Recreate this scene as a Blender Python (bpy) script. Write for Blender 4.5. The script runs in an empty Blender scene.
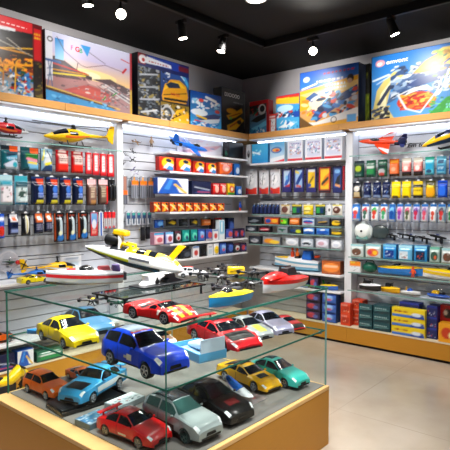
import bpy, math, random
import numpy as np
from mathutils import Vector, Matrix

random.seed(7)
RNG = np.random.default_rng(7)
SC = bpy.context.scene
COL = SC.collection

# ------------------------------------------------------------------ camera
CAM = np.array([-5.338, -4.240, 1.5])
YAW = math.radians(40.4)
PITCH = math.atan(21.5 / 505.0)
FW0 = np.array([math.cos(YAW), math.sin(YAW), 0.0])
RT = np.array([math.sin(YAW), -math.cos(YAW), 0.0])
FWD = FW0 * math.cos(PITCH) + np.array([0, 0, -math.sin(PITCH)])
UPV = np.cross(RT, FWD)


def U(x, y, axis, val):
    """World point where the sight line of photo pixel (x, y) meets the plane axis = val."""
    d = FWD + RT * (x - 225) / 505.0 + UPV * (225 - y) / 505.0
    t = (val - CAM[axis]) / d[axis]
    return CAM + t * d


cd = bpy.data.cameras.new('camera')
cam = bpy.data.objects.new('camera', cd)
COL.objects.link(cam)
cam.location = CAM.tolist()
cam.rotation_euler = (math.pi / 2 - PITCH, 0, YAW - math.pi / 2)
cd.sensor_width = 36
cd.lens = 505 / 450 * 36
cd.clip_start = 0.05
SC.camera = cam

# ------------------------------------------------------------------ colours and materials
def lin(c):
    return c / 12.92 if c <= 0.04045 else ((c + 0.055) / 1.055) ** 2.4


HEX = dict(
    white='f2f3f5', offwhite='e4e6ea', grey='8c9097', lgrey='c3c7cd', dgrey='3a3d42', black='0e0f12', soot='1b1d21',
    red='d3161c', dred='8e0f16', crimson='b80f22', orange='ee6a12', amber='f2960f', yellow='f6cf06', lemon='f4e63a',
    gold='d8a21a', green='2a8a35', dgreen='12492f', lime='8fc62a', teal='1c8f92', aqua='4cc4c4', cyan='27a9dd',
    sky='63b7ea', blue='0f55c8', royal='0b2fb0', navy='101d4c', ink='0a1230', purple='5a3a9e', violet='8d7fc6', pink='e8839b',
    magenta='c53a7a', brown='6a3f22', tan='c99a62', sand='e0c79a', steel='4f7896', slate='5a6672', cream='f3ead0',
    lavender='c5c2de', peach='f0bf92', skin='c98a66', olive='6a7030')


def rgb(c):
    h = HEX.get(c, c)
    return tuple(lin(int(h[i:i + 2], 16) / 255) for i in (0, 2, 4))


_M = {}


def M(c, rough=0.4, metal=0.0, coat=0.0, emit=0.0, grain=0.0):
    key = (c, rough, metal, coat, emit, grain)
    if key in _M:
        return _M[key]
    m = bpy.data.materials.new('%s_%d' % (c, len(_M)))
    m.use_nodes = True
    nt = m.node_tree
    b = nt.nodes['Principled BSDF']
    r, g, bl = rgb(c)
    b.inputs['Base Color'].default_value = (r, g, bl, 1)
    b.inputs['Roughness'].default_value = rough
    b.inputs['Metallic'].default_value = metal
    b.inputs['Coat Weight'].default_value = coat
    b.inputs['Coat Roughness'].default_value = 0.06
    b.inputs['Specular IOR Level'].default_value = 0.35
    if emit:
        b.inputs['Emission Color'].default_value = (r, g, bl, 1)
        b.inputs['Emission Strength'].default_value = emit
    if grain:
        n = nt.nodes.new('ShaderNodeTexNoise')
        n.inputs['Scale'].default_value = 18
        n.inputs['Detail'].default_value = 4
        mp = nt.nodes.new('ShaderNodeMapping')
        tc = nt.nodes.new('ShaderNodeTexCoord')
        mp.inputs['Scale'].default_value = (1, 1, 6)
        rp = nt.nodes.new('ShaderNodeValToRGB')
        rp.color_ramp.elements[0].color = (r * (1 - grain), g * (1 - grain), bl * (1 - grain), 1)
        rp.color_ramp.elements[1].color = (min(1, r * (1 + grain)), min(1, g * (1 + grain)), min(1, bl * (1 + grain)), 1)
        nt.links.new(tc.outputs['Object'], mp.inputs['Vector'])
        nt.links.new(mp.outputs['Vector'], n.inputs['Vector'])
        nt.links.new(n.outputs['Fac'], rp.inputs['Fac'])
        nt.links.new(rp.outputs['Color'], b.inputs['Base Color'])
    _M[key] = m
    return m


def paint(c):
    return M(c, 0.3, 0.0, 0.4)


def print_mat(rough=0.35):
    key = ('print', rough)
    if key in _M:
        return _M[key]
    m = bpy.data.materials.new('printed_card_%d' % len(_M))
    m.use_nodes = True
    nt = m.node_tree
    a = nt.nodes.new('ShaderNodeAttribute')
    a.attribute_name = 'Col'
    b = nt.nodes['Principled BSDF']
    b.inputs['Roughness'].default_value = rough
    nt.links.new(a.outputs['Color'], b.inputs['Base Color'])
    _M[key] = m
    return m


def glass_mat(name, tint, edge=False, ior=1.45, gl=1.0):
    if name in _M:
        return _M[name]
    m = bpy.data.materials.new(name)
    m.use_nodes = True
    nt = m.node_tree
    nt.nodes.remove(nt.nodes['Principled BSDF'])
    out = nt.nodes['Material Output']
    t = nt.nodes.new('ShaderNodeBsdfTransparent')
    t.inputs['Color'].default_value = (*tint, 1)
    g = nt.nodes.new('ShaderNodeBsdfGlossy')
    g.inputs['Roughness'].default_value = 0.02
    f = nt.nodes.new('ShaderNodeFresnel')
    f.inputs['IOR'].default_value = ior
    mx = nt.nodes.new('ShaderNodeMixShader')
    ge = nt.nodes.new('ShaderNodeNewGeometry')
    mu = nt.nodes.new('ShaderNodeMath')
    mu.operation = 'SUBTRACT'
    mu.use_clamp = True
    nt.links.new(f.outputs['Fac'], mu.inputs[0])
    nt.links.new(ge.outputs['Backfacing'], mu.inputs[1])
    m2 = nt.nodes.new('ShaderNodeMath')
    m2.operation = 'MULTIPLY'
    m2.inputs[1].default_value = gl
    nt.links.new(mu.outputs[0], m2.inputs[0])
    nt.links.new(m2.outputs[0], mx.inputs['Fac'])
    nt.links.new(t.outputs['BSDF'], mx.inputs[1])
    nt.links.new(g.outputs['BSDF'], mx.inputs[2])
    nt.links.new(mx.outputs['Shader'], out.inputs['Surface'])
    _M[name] = m
    return m


GLASS = glass_mat('clear_glass', (0.97, 0.99, 0.98), gl=0.25)
BUBBLE = glass_mat('clear_plastic', (0.95, 0.96, 0.97), ior=1.5, gl=.8)
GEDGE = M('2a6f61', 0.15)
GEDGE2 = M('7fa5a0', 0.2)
DARKGLASS = M('10141a', 0.08, 0, 0.5)

# ------------------------------------------------------------------ mesh building
class MB:
    def __init__(s):
        s.v, s.f, s.m = [], [], []

    def add(s, vs, fs, mi=0):
        b = len(s.v)
        s.v.extend(tuple(map(float, p)) for p in vs)
        s.f.extend(tuple(b + i for i in f) for f in fs)
        s.m.extend([mi] * len(fs))
        return s

    def box(s, c, d, mi=0, rz=0.0, ry=0.0, tx=1.0, ty=1.0):
        """Box of size d about c; tx, ty shrink its top."""
        pts = []
        for z in (-.5, .5):
            kx, ky = (tx, ty) if z > 0 else (1, 1)
            for x, y in ((-.5, -.5), (.5, -.5), (.5, .5), (-.5, .5)):
                p = Vector((x * d[0] * kx, y * d[1] * ky, z * d[2]))
                if ry:
                    p = Matrix.Rotation(ry, 3, 'Y') @ p
                if rz:
                    p = Matrix.Rotation(rz, 3, 'Z') @ p
                pts.append((p.x + c[0], p.y + c[1], p.z + c[2]))
        return s.add(pts, [(3, 2, 1, 0), (4, 5, 6, 7), (0, 1, 5, 4), (1, 2, 6, 5), (2, 3, 7, 6), (3, 0, 4, 7)], mi)

    def loft(s, rings, mi=0, cap=True, closed=True):
        n = len(rings[0])
        vs = [p for r in rings for p in r]
        fs = []
        for i in range(len(rings) - 1):
            for j in range(n if closed else n - 1):
                k = (j + 1) % n
                fs.append((i * n + j, i * n + k, (i + 1) * n + k, (i + 1) * n + j))
        if cap and closed:
            fs.append(tuple(range(n - 1, -1, -1)))
            fs.append(tuple((len(rings) - 1) * n + j for j in range(n)))
        return s.add(vs, fs, mi)

    def tube(s, path, r, n=8, mi=0):
        rings = []
        P = [Vector(p) for p in path]
        for i, p in enumerate(P):
            t = (P[min(i + 1, len(P) - 1)] - P[max(i - 1, 0)]).normalized()
            a = Vector((0, 0, 1)) if abs(t.z) < 0.9 else Vector((1, 0, 0))
            u = t.cross(a).normalized()
            w = t.cross(u).normalized()
            rr = r[i] if isinstance(r, (list, tuple)) else r
            rings.append([p + (u * math.cos(2 * math.pi * k / n) + w * math.sin(2 * math.pi * k / n)) * rr for k in range(n)])
        return s.loft(rings, mi)

    def lathe(s, prof, axis='Z', c=(0, 0, 0), n=20, mi=0, cap=True):
        """prof: (radius, height along axis) pairs."""
        rings = []
        for r, h in prof:
            ring = []
            for k in range(n):
                a = 2 * math.pi * k / n
                x, y = max(r, 1e-5) * math.cos(a), max(r, 1e-5) * math.sin(a)
                p = {'Z': (x, y, h), 'Y': (y, h, x), 'X': (h, x, y)}[axis]
                ring.append((p[0] + c[0], p[1] + c[1], p[2] + c[2]))
            rings.append(ring)
        return s.loft(rings, mi, cap)

    def ell(s, c, r, n=14, m=9, mi=0):
        prof = [(math.sin(math.pi * i / m), -math.cos(math.pi * i / m)) for i in range(m + 1)]
        rings = [[(c[0] + r[0] * max(q, 1e-3) * math.cos(2 * math.pi * k / n), c[1] + r[1] * max(q, 1e-3) * math.sin(2 * math.pi * k / n), c[2] + r[2] * h)
                  for k in range(n)] for q, h in prof]
        return s.loft(rings, mi)

    def prism(s, poly, axis, a, b, mi=0):
        """Extrude a 2-D outline along an axis from a to b (outline in the other two axes, in order)."""
        def P(u, w, h):
            return {'X': (h, u, w), 'Y': (u, h, w), 'Z': (u, w, h)}[axis]
        n = len(poly)
        vs = [P(u, w, a) for u, w in poly] + [P(u, w, b) for u, w in poly]
        fs = [(i, (i + 1) % n, n + (i + 1) % n, n + i) for i in range(n)]
        fs += [tuple(range(n - 1, -1, -1)), tuple(range(n, 2 * n))]
        return s.add(vs, fs, mi)

    def build(s, name, parent=None, mats=None, k=1.0, angle=40, bevel=0.0, seg=2, loc=None, rz=None):
        me = bpy.data.meshes.new(name)
        me.from_pydata([(p[0] * k, p[1] * k, p[2] * k) for p in s.v], [], s.f)
        mats = mats if isinstance(mats, (list, tuple)) else [mats]
        for m in mats:
            me.materials.append(m)
        if any(s.m):
            me.polygons.foreach_set('material_index', s.m)
        import bmesh
        bm = bmesh.new()
        bm.from_mesh(me)
        bmesh.ops.recalc_face_normals(bm, faces=bm.faces)
        bm.to_mesh(me)
        bm.free()
        if angle:
            me.polygons.foreach_set('use_smooth', [True] * len(me.polygons))
            me.set_sharp_from_angle(angle=math.radians(angle))
        o = bpy.data.objects.new(name, me)
        COL.objects.link(o)
        if parent is not None:
            o.parent = parent
        if loc is not None:
            o.location = loc
        if rz is not None:
            o.rotation_euler.z = rz
        if bevel:
            bv = o.modifiers.new('soft_edges', 'BEVEL')
            bv.width = bevel
            bv.segments = seg
            bv.limit_method = 'ANGLE'
            bv.angle_limit = math.radians(50)
        return o


LABELS = {}


def tag(o, label, cat, group=None):
    o['label'] = label
    o['category'] = cat
    if group:
        o['group'] = group
    LABELS.setdefault(label, []).append(o.name)
    return o


def thing(name, label, cat, loc=(0, 0, 0), rz=0.0, group=None, rot=None):
    o = bpy.data.objects.new(name, None)
    COL.objects.link(o)
    o.empty_display_size = 0.05
    o.location = [float(v) for v in loc]
    o.rotation_euler = rot if rot is not None else (0, 0, rz)
    return tag(o, label, cat, group)


def struct(o):
    o['kind'] = 'structure'
    return o


# ------------------------------------------------------------------ printed artwork (pattern of a carton's front)
def canvas(nx, ny, ops, seed=1, ss=3):
    if ss > 1:      # draw finely, then average
        B = canvas(nx * ss, ny * ss, ops, seed, 1)
        return B.reshape(ny, ss, nx, ss, 3).mean(axis=(1, 3))
    rng = np.random.default_rng(seed)
    u, v = np.meshgrid(np.linspace(0, 1, nx), np.linspace(0, 1, ny))
    A = np.ones((ny, nx, 3)) * 0.8

    def put(mask, c):
        A[mask] = rgb(c)

    for o in ops:
        k = o[0]
        if k == 'f':
            A[:] = rgb(o[1])
        elif k == 'g':
            t = (v if len(o) < 4 else u)[..., None]
            A[:] = np.array(rgb(o[1])) * (1 - t) + np.array(rgb(o[2])) * t
        elif k == 'gr':
            m = (u >= o[1]) & (u <= o[3]) & (v >= o[2]) & (v <= o[4])
            t = np.clip((v - o[2]) / (o[4] - o[2]), 0, 1)[..., None]
            G = np.array(rgb(o[5])) * (1 - t) + np.array(rgb(o[6])) * t
            A[m] = G[m]
        elif k == 'r':
            put((u >= o[1]) & (u <= o[3]) & (v >= o[2]) & (v <= o[4]), o[5])
        elif k == 'e':
            put(((u - o[1]) / o[3]) ** 2 + ((v - o[2]) / o[4]) ** 2 <= 1, o[5])
        elif k == 'ring':
            q = ((u - o[1]) / o[3]) ** 2 + ((v - o[2]) / o[4]) ** 2
            put((q <= 1) & (q >= o[6]), o[5])
        elif k == 'p':
            P = o[1]
            inside = np.zeros(u.shape, bool)
            j = len(P) - 1
            for i in range(len(P)):
                (xi, yi), (xj, yj) = P[i], P[j]
                c = ((yi > v) != (yj > v)) & (u < (xj - xi) * (v - yi) / ((yj - yi) or 1e-9) + xi)
                inside ^= c
                j = i
            put(inside, o[2])
        elif k == 'l':
            x0, y0, x1, y1, w = o[1:6]
            dx, dy = x1 - x0, y1 - y0
            t = np.clip(((u - x0) * dx + (v - y0) * dy) / (dx * dx + dy * dy), 0, 1)
            put(np.hypot(u - x0 - t * dx, v - y0 - t * dy) <= w, o[6])
        elif k == 't':
            x0, y0, x1, y1, c = o[1:6]
            rows = o[6] if len(o) > 6 else 1
            for r in range(rows):
                ya = y0 + (y1 - y0) * r / rows
                yb = ya + (y1 - y0) / rows * 0.62
                x = x0
                while x < x1:
                    w = (x1 - x0) * rng.uniform(.05, .14)
                    put((u >= x) & (u <= min(x + w, x1)) & (v >= ya) & (v <= yb), c)
                    x += w + (x1 - x0) * .05
        elif k == 's':
            x0, y0, x1, y1, n, cs = o[1:7]
            for _ in range(n):
                cx, cy = rng.uniform(x0, x1), rng.uniform(y0, y1)
                zs = o[7] if len(o) > 7 else 1.0
                a, b = rng.uniform(.02, .09) * zs, rng.uniform(.01, .05) * zs
                th = rng.uniform(-.6, .9)
                du, dv = u - cx, v - cy
                put((((du * math.cos(th) + dv * math.sin(th)) / a) ** 2 + ((-du * math.sin(th) + dv * math.cos(th)) / b) ** 2 <= 1)
                    & (u >= x0) & (u <= x1) & (v >= y0) & (v <= y1), cs[rng.integers(len(cs))])
        elif k == 'car':     # a printed side view of a toy car
            x, y, w, c = o[1:5]
            put((abs(u - x) < w / 2) & (abs(v - y) < w * .11), c)
            put((abs(u - x) < w * .28) & (v > y) & (v < y + w * .24), o[5] if len(o) > 5 else 'soot')
            for s in (-.28, .28):
                put(((u - x - s * w) ** 2 + (v - y + w * .1) ** 2) < (w * .1) ** 2, 'black')
        elif k == 'n':
            A *= 1 + rng.uniform(-o[1], o[1], A.shape[:2])[..., None]
    return np.clip(A, 0, 1)


_PM = {}


def art(name, w, h, ops, parent, nx=16, ny=22, relief=None, depth=0.0, y=0.0, z0=0.0, x0=0.0, seed=1, rz=0.0, rough=0.35, crop=None):
    """Printed sheet facing -Y, of width w and height h; relief 'oval' or 'block' lifts its middle."""
    A = canvas(nx, ny, ops, seed)
    uu, vv = np.meshgrid(np.linspace(0, 1, nx), np.linspace(0, 1, ny))
    if relief == 'oval':
        q = 1 - ((uu - .5) / .46) ** 2
        p = 1 - ((vv - .42) / .42) ** 2
        rel = np.sqrt(np.clip(q, 0, 1) * np.clip(p, 0, 1))
    elif relief == 'block':
        rel = np.clip(np.minimum(np.minimum(uu, 1 - uu) / .12, np.minimum(vv / .08, (.8 - vv) / .1)), 0, 1)
    else:
        rel = uu * 0
    me = bpy.data.meshes.new(name)
    vs = [((uu[j, i] - .5) * w, -rel[j, i] * depth, vv[j, i] * h) for j in range(ny) for i in range(nx)]
    fs = [(j * nx + i, j * nx + i + 1, (j + 1) * nx + i + 1, (j + 1) * nx + i) for j in range(ny - 1) for i in range(nx - 1)]
    me.from_pydata(vs, [], fs)
    ca = me.color_attributes.new('Col', 'FLOAT_COLOR', 'POINT')
    buf = np.ones((ny * nx, 4), np.float32)
    buf[:, :3] = A.reshape(-1, 3)
    ca.data.foreach_set('color', buf.ravel())
    me.materials.append(print_mat(rough))
    me.polygons.foreach_set('use_smooth', [True] * len(me.polygons))
    o = bpy.data.objects.new(name, me)
    COL.objects.link(o)
    o.parent = parent
    o.location = (x0, y, z0)
    o.rotation_euler.z = rz
    return o


def lettering(parent, text, x, y, z, size, c, rz=0.0, shear=0.0, width=None):
    cu = bpy.data.curves.new('lettering', 'FONT')
    cu.body = text
    cu.size = size
    cu.extrude = 0.0006
    cu.shear = shear
    cu.offset = size * 0.02
    cu.materials.append(M(c, 0.4))
    q = bpy.data.objects.new('lettering', cu)
    COL.objects.link(q)
    bpy.context.view_layer.update()
    me = bpy.data.meshes.new_from_object(q.evaluated_get(bpy.context.evaluated_depsgraph_get()))
    bpy.data.objects.remove(q)
    o = bpy.data.objects.new('lettering', me)
    COL.objects.link(o)
    o.parent = parent
    o.location = (x, y, z)
    o.rotation_euler = (math.pi / 2, 0, rz)
    if width:
        o.scale.x = width
    return o
# ------------------------------------------------------------------ the room
H = 3.15
PANEL, FRONT, LEDGE = 0.22, 0.45, 2.345
POST = 0.36


def floor_mat():
    m = bpy.data.materials.new('polished_floor_tiles')
    m.use_nodes = True
    nt = m.node_tree
    b = nt.nodes['Principled BSDF']
    geo = nt.nodes.new('ShaderNodeNewGeometry')
    sep = nt.nodes.new('ShaderNodeSeparateXYZ')
    nt.links.new(geo.outputs['Position'], sep.inputs[0])

    def mth(op, a, bb=None):
        n = nt.nodes.new('ShaderNodeMath')
        n.operation = op
        for i, q in enumerate((a, bb)):
            if q is None:
                continue
            if hasattr(q, 'is_linked'):
                nt.links.new(q, n.inputs[i])
            else:
                n.inputs[i].default_value = q
        return n.outputs[0]
    lines = []
    for out, off in ((sep.outputs['X'], 2.035 + 11.8), (sep.outputs['Y'], 2.52 + 5.9)):
        fr = mth('FRACT', mth('DIVIDE', mth('ADD', out, off + 0.003), 0.59 if out is sep.outputs['Y'] else 1.18))
        lines.append(mth('LESS_THAN', fr, 0.009 if out is sep.outputs['Y'] else 0.0045))
    g = mth('MAXIMUM', lines[0], lines[1])
    no = nt.nodes.new('ShaderNodeTexNoise')
    no.inputs['Scale'].default_value = 2.2
    no.inputs['Detail'].default_value = 6
    nt.links.new(geo.outputs['Position'], no.inputs['Vector'])
    rp = nt.nodes.new('ShaderNodeValToRGB')
    rp.color_ramp.elements[0].color = (*rgb('b5a694'), 1)
    rp.color_ramp.elements[1].color = (*rgb('c8bbaa'), 1)
    rp.color_ramp.elements[0].position, rp.color_ramp.elements[1].position = .3, .7
    nt.links.new(no.outputs['Fac'], rp.inputs['Fac'])
    mx = nt.nodes.new('ShaderNodeMix')
    mx.data_type = 'RGBA'
    nt.links.new(g, mx.inputs['Factor'])
    nt.links.new(rp.outputs['Color'], mx.inputs[6])
    mx.inputs[7].default_value = (*rgb('ab9e8e'), 1)
    nt.links.new(mx.outputs[2], b.inputs['Base Color'])
    b.inputs['Roughness'].default_value = 0.16
    return m


WALLM = M('cbc7c9', 0.7)
fl = struct(MB().box((-4.5, -4.0, -0.05), (9.2, 8.2, 0.1)).build('floor', None, floor_mat(), angle=0))
struct(MB().box((-4.5, 0.05, H / 2), (9.2, 0.1, H)).build('wall_left', None, WALLM, angle=0))
struct(MB().box((0.05, -4.0, H / 2), (0.1, 8.2, H)).build('wall_right', None, WALLM, angle=0))
struct(MB().box((-4.5, -4.0, H + 0.05), (9.2, 8.2, 0.1)).build('ceiling', None, M('0e0c0b', 0.8), angle=0))

# ------------------------------------------------------------------ wooden ledges over the shelving
WOOD = M('d9a05c', 0.45, grain=0.14)
PLINTH = M('c08527', 0.5, grain=0.05)
WHITE = M('dfe2e8', 0.45)
SHELFM = M('e6e8ec', 0.35)
PANELM = M('c6cad3', 0.4)
METAL = M('9aa0a8', 0.3, 1.0)
LED = M('eaf2ff', 0.5, emit=10.0)

lg = MB()
for i in range(3):
    lg.box((-3.55 + i * 1.2, -FRONT / 2, LEDGE - 0.0325), (1.197, FRONT - 0.006, 0.065))
lg.box((-0.286, -FRONT / 2, LEDGE - 0.0325), (0.57, FRONT - 0.006, 0.065))
tag(lg.build('display_ledge', None, WOOD, bevel=0.004), 'pale wooden ledge carrying the two wide landscape cartons', 'ledge')
lg = MB()
for i in range(3):
    lg.box((-FRONT / 2, -FRONT - 0.602 - i * 1.2, LEDGE - 0.0325), (FRONT - 0.006, 1.197, 0.065))
tag(lg.build('display_ledge', None, WOOD, bevel=0.004), 'pale wooden ledge over the racing cars and white boxed sets', 'ledge')

# ------------------------------------------------------------------ shelving bays
PEGS = {}


def lw(x, off, z):      # along the wall of the yellow helicopter
    return (x, -off, z)


def rw(y, off, z):      # along the wall of the red jet
    return (-off, y, z)


def slats(mb, side, a0, a1, off, z0, z1):
    z = z1
    while z > z0 + 0.02:
        h = min(0.087, z - z0)
        c = (a0 + a1) / 2
        d = abs(a1 - a0)
        if side == 'L':
            mb.box((c, -off + 0.011, z - h / 2), (d, 0.022, h - 0.007))
        else:
            mb.box((-off + 0.011, c, z - h / 2), (0.022, d, h - 0.007))
        z -= 0.087


def seg(side, a0, a1, off0, off1, z0, z1):
    """centre and size of a box spanning a0..a1 along a wall, off0..off1 out from it"""
    c, d = (a0 + a1) / 2, abs(a1 - a0)
    o, w = (off0 + off1) / 2, abs(off1 - off0)
    if side == 'L':
        return (c, -o, (z0 + z1) / 2), (d, w, z1 - z0)
    return (-o, c, (z0 + z1) / 2), (w, d, z1 - z0)


LP0, LP1 = float(U(117.5, 203, 1, -POST)[0]), float(U(123.5, 203, 1, -POST)[0])
RP0, RP1 = float(U(345, 203, 0, -POST)[1]), float(U(352, 203, 0, -POST)[1])


def unit(side, a0, a1, label, posts, shelves, plinth=0.2, pend=None):
    u = thing('display_shelving', label, 'shelving', (0, 0, 0), group='shop shelving bays')
    p = MB()
    slats(p, side, a0, a1, PANEL, plinth, 2.275)
    p.build('back_panel', u, PANELM, angle=0, bevel=0.0015, seg=1)
    b = MB()
    b.box(*seg(side, a0, a1, PANEL - 0.024, PANEL - 0.034, plinth, 2.275))
    b.build('groove_backing', u, M('5b5f68', .6), angle=0)
    for q0, q1 in posts:
        MB().box(*seg(side, q0, q1, PANEL + .001, POST, plinth + .001, 2.26)).build('upright', u, WHITE, bevel=0.003)
    MB().box(*seg(side, a0, a1, PANEL + 0.001, FRONT - 0.006, 2.262, 2.276)).build('top_panel', u, WHITE)
    MB().box(*seg(side, a0, a1, PANEL + 0.03, PANEL + 0.05, 2.252, 2.2615)).build('led_strip', u, LED, angle=0)
    a1 = pend if pend is not None else a1
    pl = MB().box(*seg(side, a0, a1, 0.03, FRONT, 0.03, plinth - 0.014)).build('plinth', u, PLINTH)
    MB().box(*seg(side, a0, a1, 0.03, FRONT + 0.004, plinth - 0.0138, plinth)).build('plinth_top', pl, M('e2d3b4', .4))
    MB().box(*seg(side, a0, a1, 0.06, FRONT - 0.03, 0.0, 0.0298)).build('kick_board', pl, M('1b1512', .6))
    for s0, s1, z, off, kind in shelves:
        if kind == 'glass':
            sh = MB().box(*seg(side, s0, s1, PANEL + 0.002, off, z - 0.008, z)).build('glass_shelf', u, GLASS, angle=0)
            MB().box(*seg(side, s0, s1, off + 0.0002, off + 0.004, z - 0.009, z + 0.001)).build('shelf_edge', sh, GEDGE2, angle=0)
        elif kind == 'rail':
            MB().box(*seg(side, s0, s1, PANEL + 0.002, PANEL + 0.03, z - 0.008, z)).build('hook_rail', u, METAL, bevel=0.002)
        else:
            MB().box(*seg(side, s0, s1, PANEL + 0.002, off, z - 0.022, z)).build('shelf', u, SHELFM, bevel=0.003)
    PEGS[label] = (u, side)
    return u


def peg(u, side, a, z, reach):
    """one hook: a bar out from the panel with a turned-up tip"""
    P = lw if side == 'L' else rw
    m = MB()
    m.tube([P(a, PANEL + 0.001, z), P(a, reach, z), P(a, reach, z + 0.006)], 0.0022, 5)
    m.build('peg_hook', u, METAL)


def zl(x, y, off=FRONT):
    return float(U(x, y, 1, -off)[2])


def zr(x, y, off=FRONT):
    return float(U(x, y, 0, -off)[2])


Z = dict(
    heli=zl(60, 144.5), S1=zl(200, 154.5), S2=zl(200, 173.0), S3=zl(200, 194.5), S4=zl(200, 211.5), S5=zl(200, 241.5), S6=zl(200, 257),
    set=zr(300, 160.5), A=zr(315, 215.5, .40), B=zr(315, 226, .42), C=zr(315, 234.8, .44), D=zr(315, 248, .449),
    jet=zr(400, 152.5), box=zr(400, 260.5), boat=zr(400, 277), ski=zr(400, 296))
Z['low'] = zl(5, 346)
Z['mid'] = zl(3, 285)
Z['nook'] = zr(328, 291, .44)
Z['corner'] = zr(320, 274, .45)
SX0 = float(U(170, 155, 1, -.46)[0])

BAY1 = unit('L', -4.6, LP0, 'white slatwall bay under the yellow helicopter, full of hanging packs', [(LP0, LP1)],
            [(-4.6, LP0 - .004, Z['heli'], .44, 'glass'), (-4.6, LP0 - .004, zl(60, 173), .3, 'rail'), (-4.6, LP0 - .004, zl(60, 210.5), .3, 'rail'),
             (-4.6, LP0 - .004, Z['low'], .44, 'shelf'), (-4.6, LP0 - .004, Z['mid'], .44, 'shelf')], pend=LP1 - .002)
BAY2 = unit('L', LP1, -0.47, 'white bay of six stepped shelves below the blue model plane', [],
            [(SX0, -.47, Z[k], .46, 'shelf') for k in ('S1', 'S2', 'S3', 'S4', 'S5', 'S6')])
BAY3 = unit('R', -0.46, RP0, 'white bay in the room corner topped by white boxed sets', [(RP0, RP1)],
            [(-.47, RP0 + .004, Z['set'], .45, 'shelf'), (-.47, RP0 + .004, Z['A'], .40, 'glass'), (-.47, RP0 + .004, Z['B'], .42, 'glass'),
             (-.47, RP0 + .004, Z['C'], .44, 'glass'), (-.47, RP0 + .004, Z['D'], .449, 'glass'), (-.47, RP0 + .004, zr(300, 198), .3, 'rail'),
             (-.47, RP0 + .004, Z['corner'], .449, 'shelf'), (-.47, RP0 + .004, Z['nook'], .44, 'shelf')], pend=RP1 + .002)
BAY4 = unit('R', RP1, -3.6, 'white slatwall bay behind the red jet, with glass shelves of boats', [],
            [(RP1 - .004, -3.6, Z['jet'], .44, 'glass'), (RP1 - .004, -3.6, zr(400, 178), .3, 'rail'), (RP1 - .004, -3.6, zr(400, 200.5), .3, 'rail'),
             (RP1 - .004, -3.6, Z['box'], .44, 'glass'), (RP1 - .004, -3.6, Z['boat'], .44, 'glass'), (RP1 - .004, -3.6, Z['ski'], .449, 'glass')])

# ------------------------------------------------------------------ glass display case on its wooden base
GX0, GX1, GY0, GY1 = -3.92, -2.575, -2.715, -1.33
ZB, ZM, ZT = 0.37, 0.72, 0.985
case = thing('display_case', 'two-tier glass display case on a tan wooden base, full of toy cars', 'display case', (0, 0, 0))
b = MB().box(((-4.00 + -2.562) / 2, (-2.728 + -1.315) / 2, ZB / 2 - 0.012), (1.438, 1.413, ZB - 0.024)).build('base', case, PLINTH, bevel=0.003)
MB().box(((-4.00 + -2.562) / 2, (-2.728 + -1.315) / 2, ZB - 0.0119), (1.440, 1.415, 0.0236)).build('base_edge', b, M('e3b778', .4, grain=.1), bevel=0.003)
MB().box(((GX0 + GX1) / 2, (GY0 + GY1) / 2, ZB + 0.002), (GX1 - GX0 - .02, GY1 - GY0 - .02, 0.0036)).build('deck', case, M('7d7976', .25))
T = 0.008


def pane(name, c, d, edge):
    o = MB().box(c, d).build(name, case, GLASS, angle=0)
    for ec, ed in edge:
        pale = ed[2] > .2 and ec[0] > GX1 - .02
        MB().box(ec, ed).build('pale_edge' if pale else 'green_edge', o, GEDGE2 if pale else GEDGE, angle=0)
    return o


cx, cy = (GX0 + GX1) / 2, (GY0 + GY1) / 2
LX, LY = GX1 - GX0, GY1 - GY0
hz = ZT - 0.0105 - ZB - .001
zc = ZB + .001 + hz / 2
for nm, c, d, ends in (
        ('front_pane', (cx, GY0 + T / 2, zc), (LX, T, hz), 'x'), ('back_pane', (cx, GY1 - T / 2, zc), (LX, T, hz), 'x'),
        ('side_pane', (GX0 + T / 2, cy, zc), (T, LY - 2 * T - .001, hz), 'y'), ('side_pane', (GX1 - T / 2, cy, zc), (T, LY - 2 * T - .001, hz), 'y')):
    ed = []
    if ends == 'x':
        for s in (-1, 1):
            ed.append(((c[0] + s * LX / 2, c[1], zc), (0.0022, T * .9, hz)))
    else:
        for s in (-1, 1):
            ed.append(((c[0], c[1] + s * (LY / 2 - T), zc), (T * .7, 0.002, hz)))
    pane(nm, c, d, ed)
for nm, z, x0, x1, y0, y1, t in (('top_pane', ZT, GX0 - .004, GX1 + .004, GY0 - .004, GY1 + .004, .010),
                                 ('middle_shelf', ZM, GX0 + T + .002, GX1 - T - .002, GY0 + T + .002, GY1 - T - .002, .008)):
    c = ((x0 + x1) / 2, (y0 + y1) / 2, z - t / 2)
    d = (x1 - x0, y1 - y0, t)
    w = 0.004
    pane(nm, c, d, [((c[0], y0, c[2]), (d[0], w, t * 1.05)), ((c[0], y1, c[2]), (d[0], w, t * 1.05)),
                    ((x0, c[1], c[2]), (w, d[1], t * 1.05)), ((x1, c[1], c[2]), (w, d[1], t * 1.05))])
for x, y in ((GX0 + .03, GY0 + .03), (GX1 - .03, GY0 + .03), (GX0 + .03, GY1 - .03), (GX1 - .03, GY1 - .03)):
    MB().lathe([(.004, 0), (.012, .004), (.012, .012), (.007, .018)], 'Z', (x, y, ZM - .0265)).build('shelf_stud', case, METAL)

# ------------------------------------------------------------------ track lights
BLK = M('0c0b0b', 0.5)
TZ = 3.08
ly = float(U(200, 22, 2, TZ)[1])
rx = float(U(390, 17, 2, TZ)[0])


def track(label, p0, p1):
    m = MB()
    c = [(a + b_) / 2 for a, b_ in zip(p0, p1)]
    m.box((c[0], c[1], (TZ + H) / 2), (abs(p1[0] - p0[0]) + .034, abs(p1[1] - p0[1]) + .034, H - TZ))
    tag(m.build('lighting_track', None, BLK, bevel=.003), label, 'lighting track', 'ceiling lighting tracks')


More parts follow.
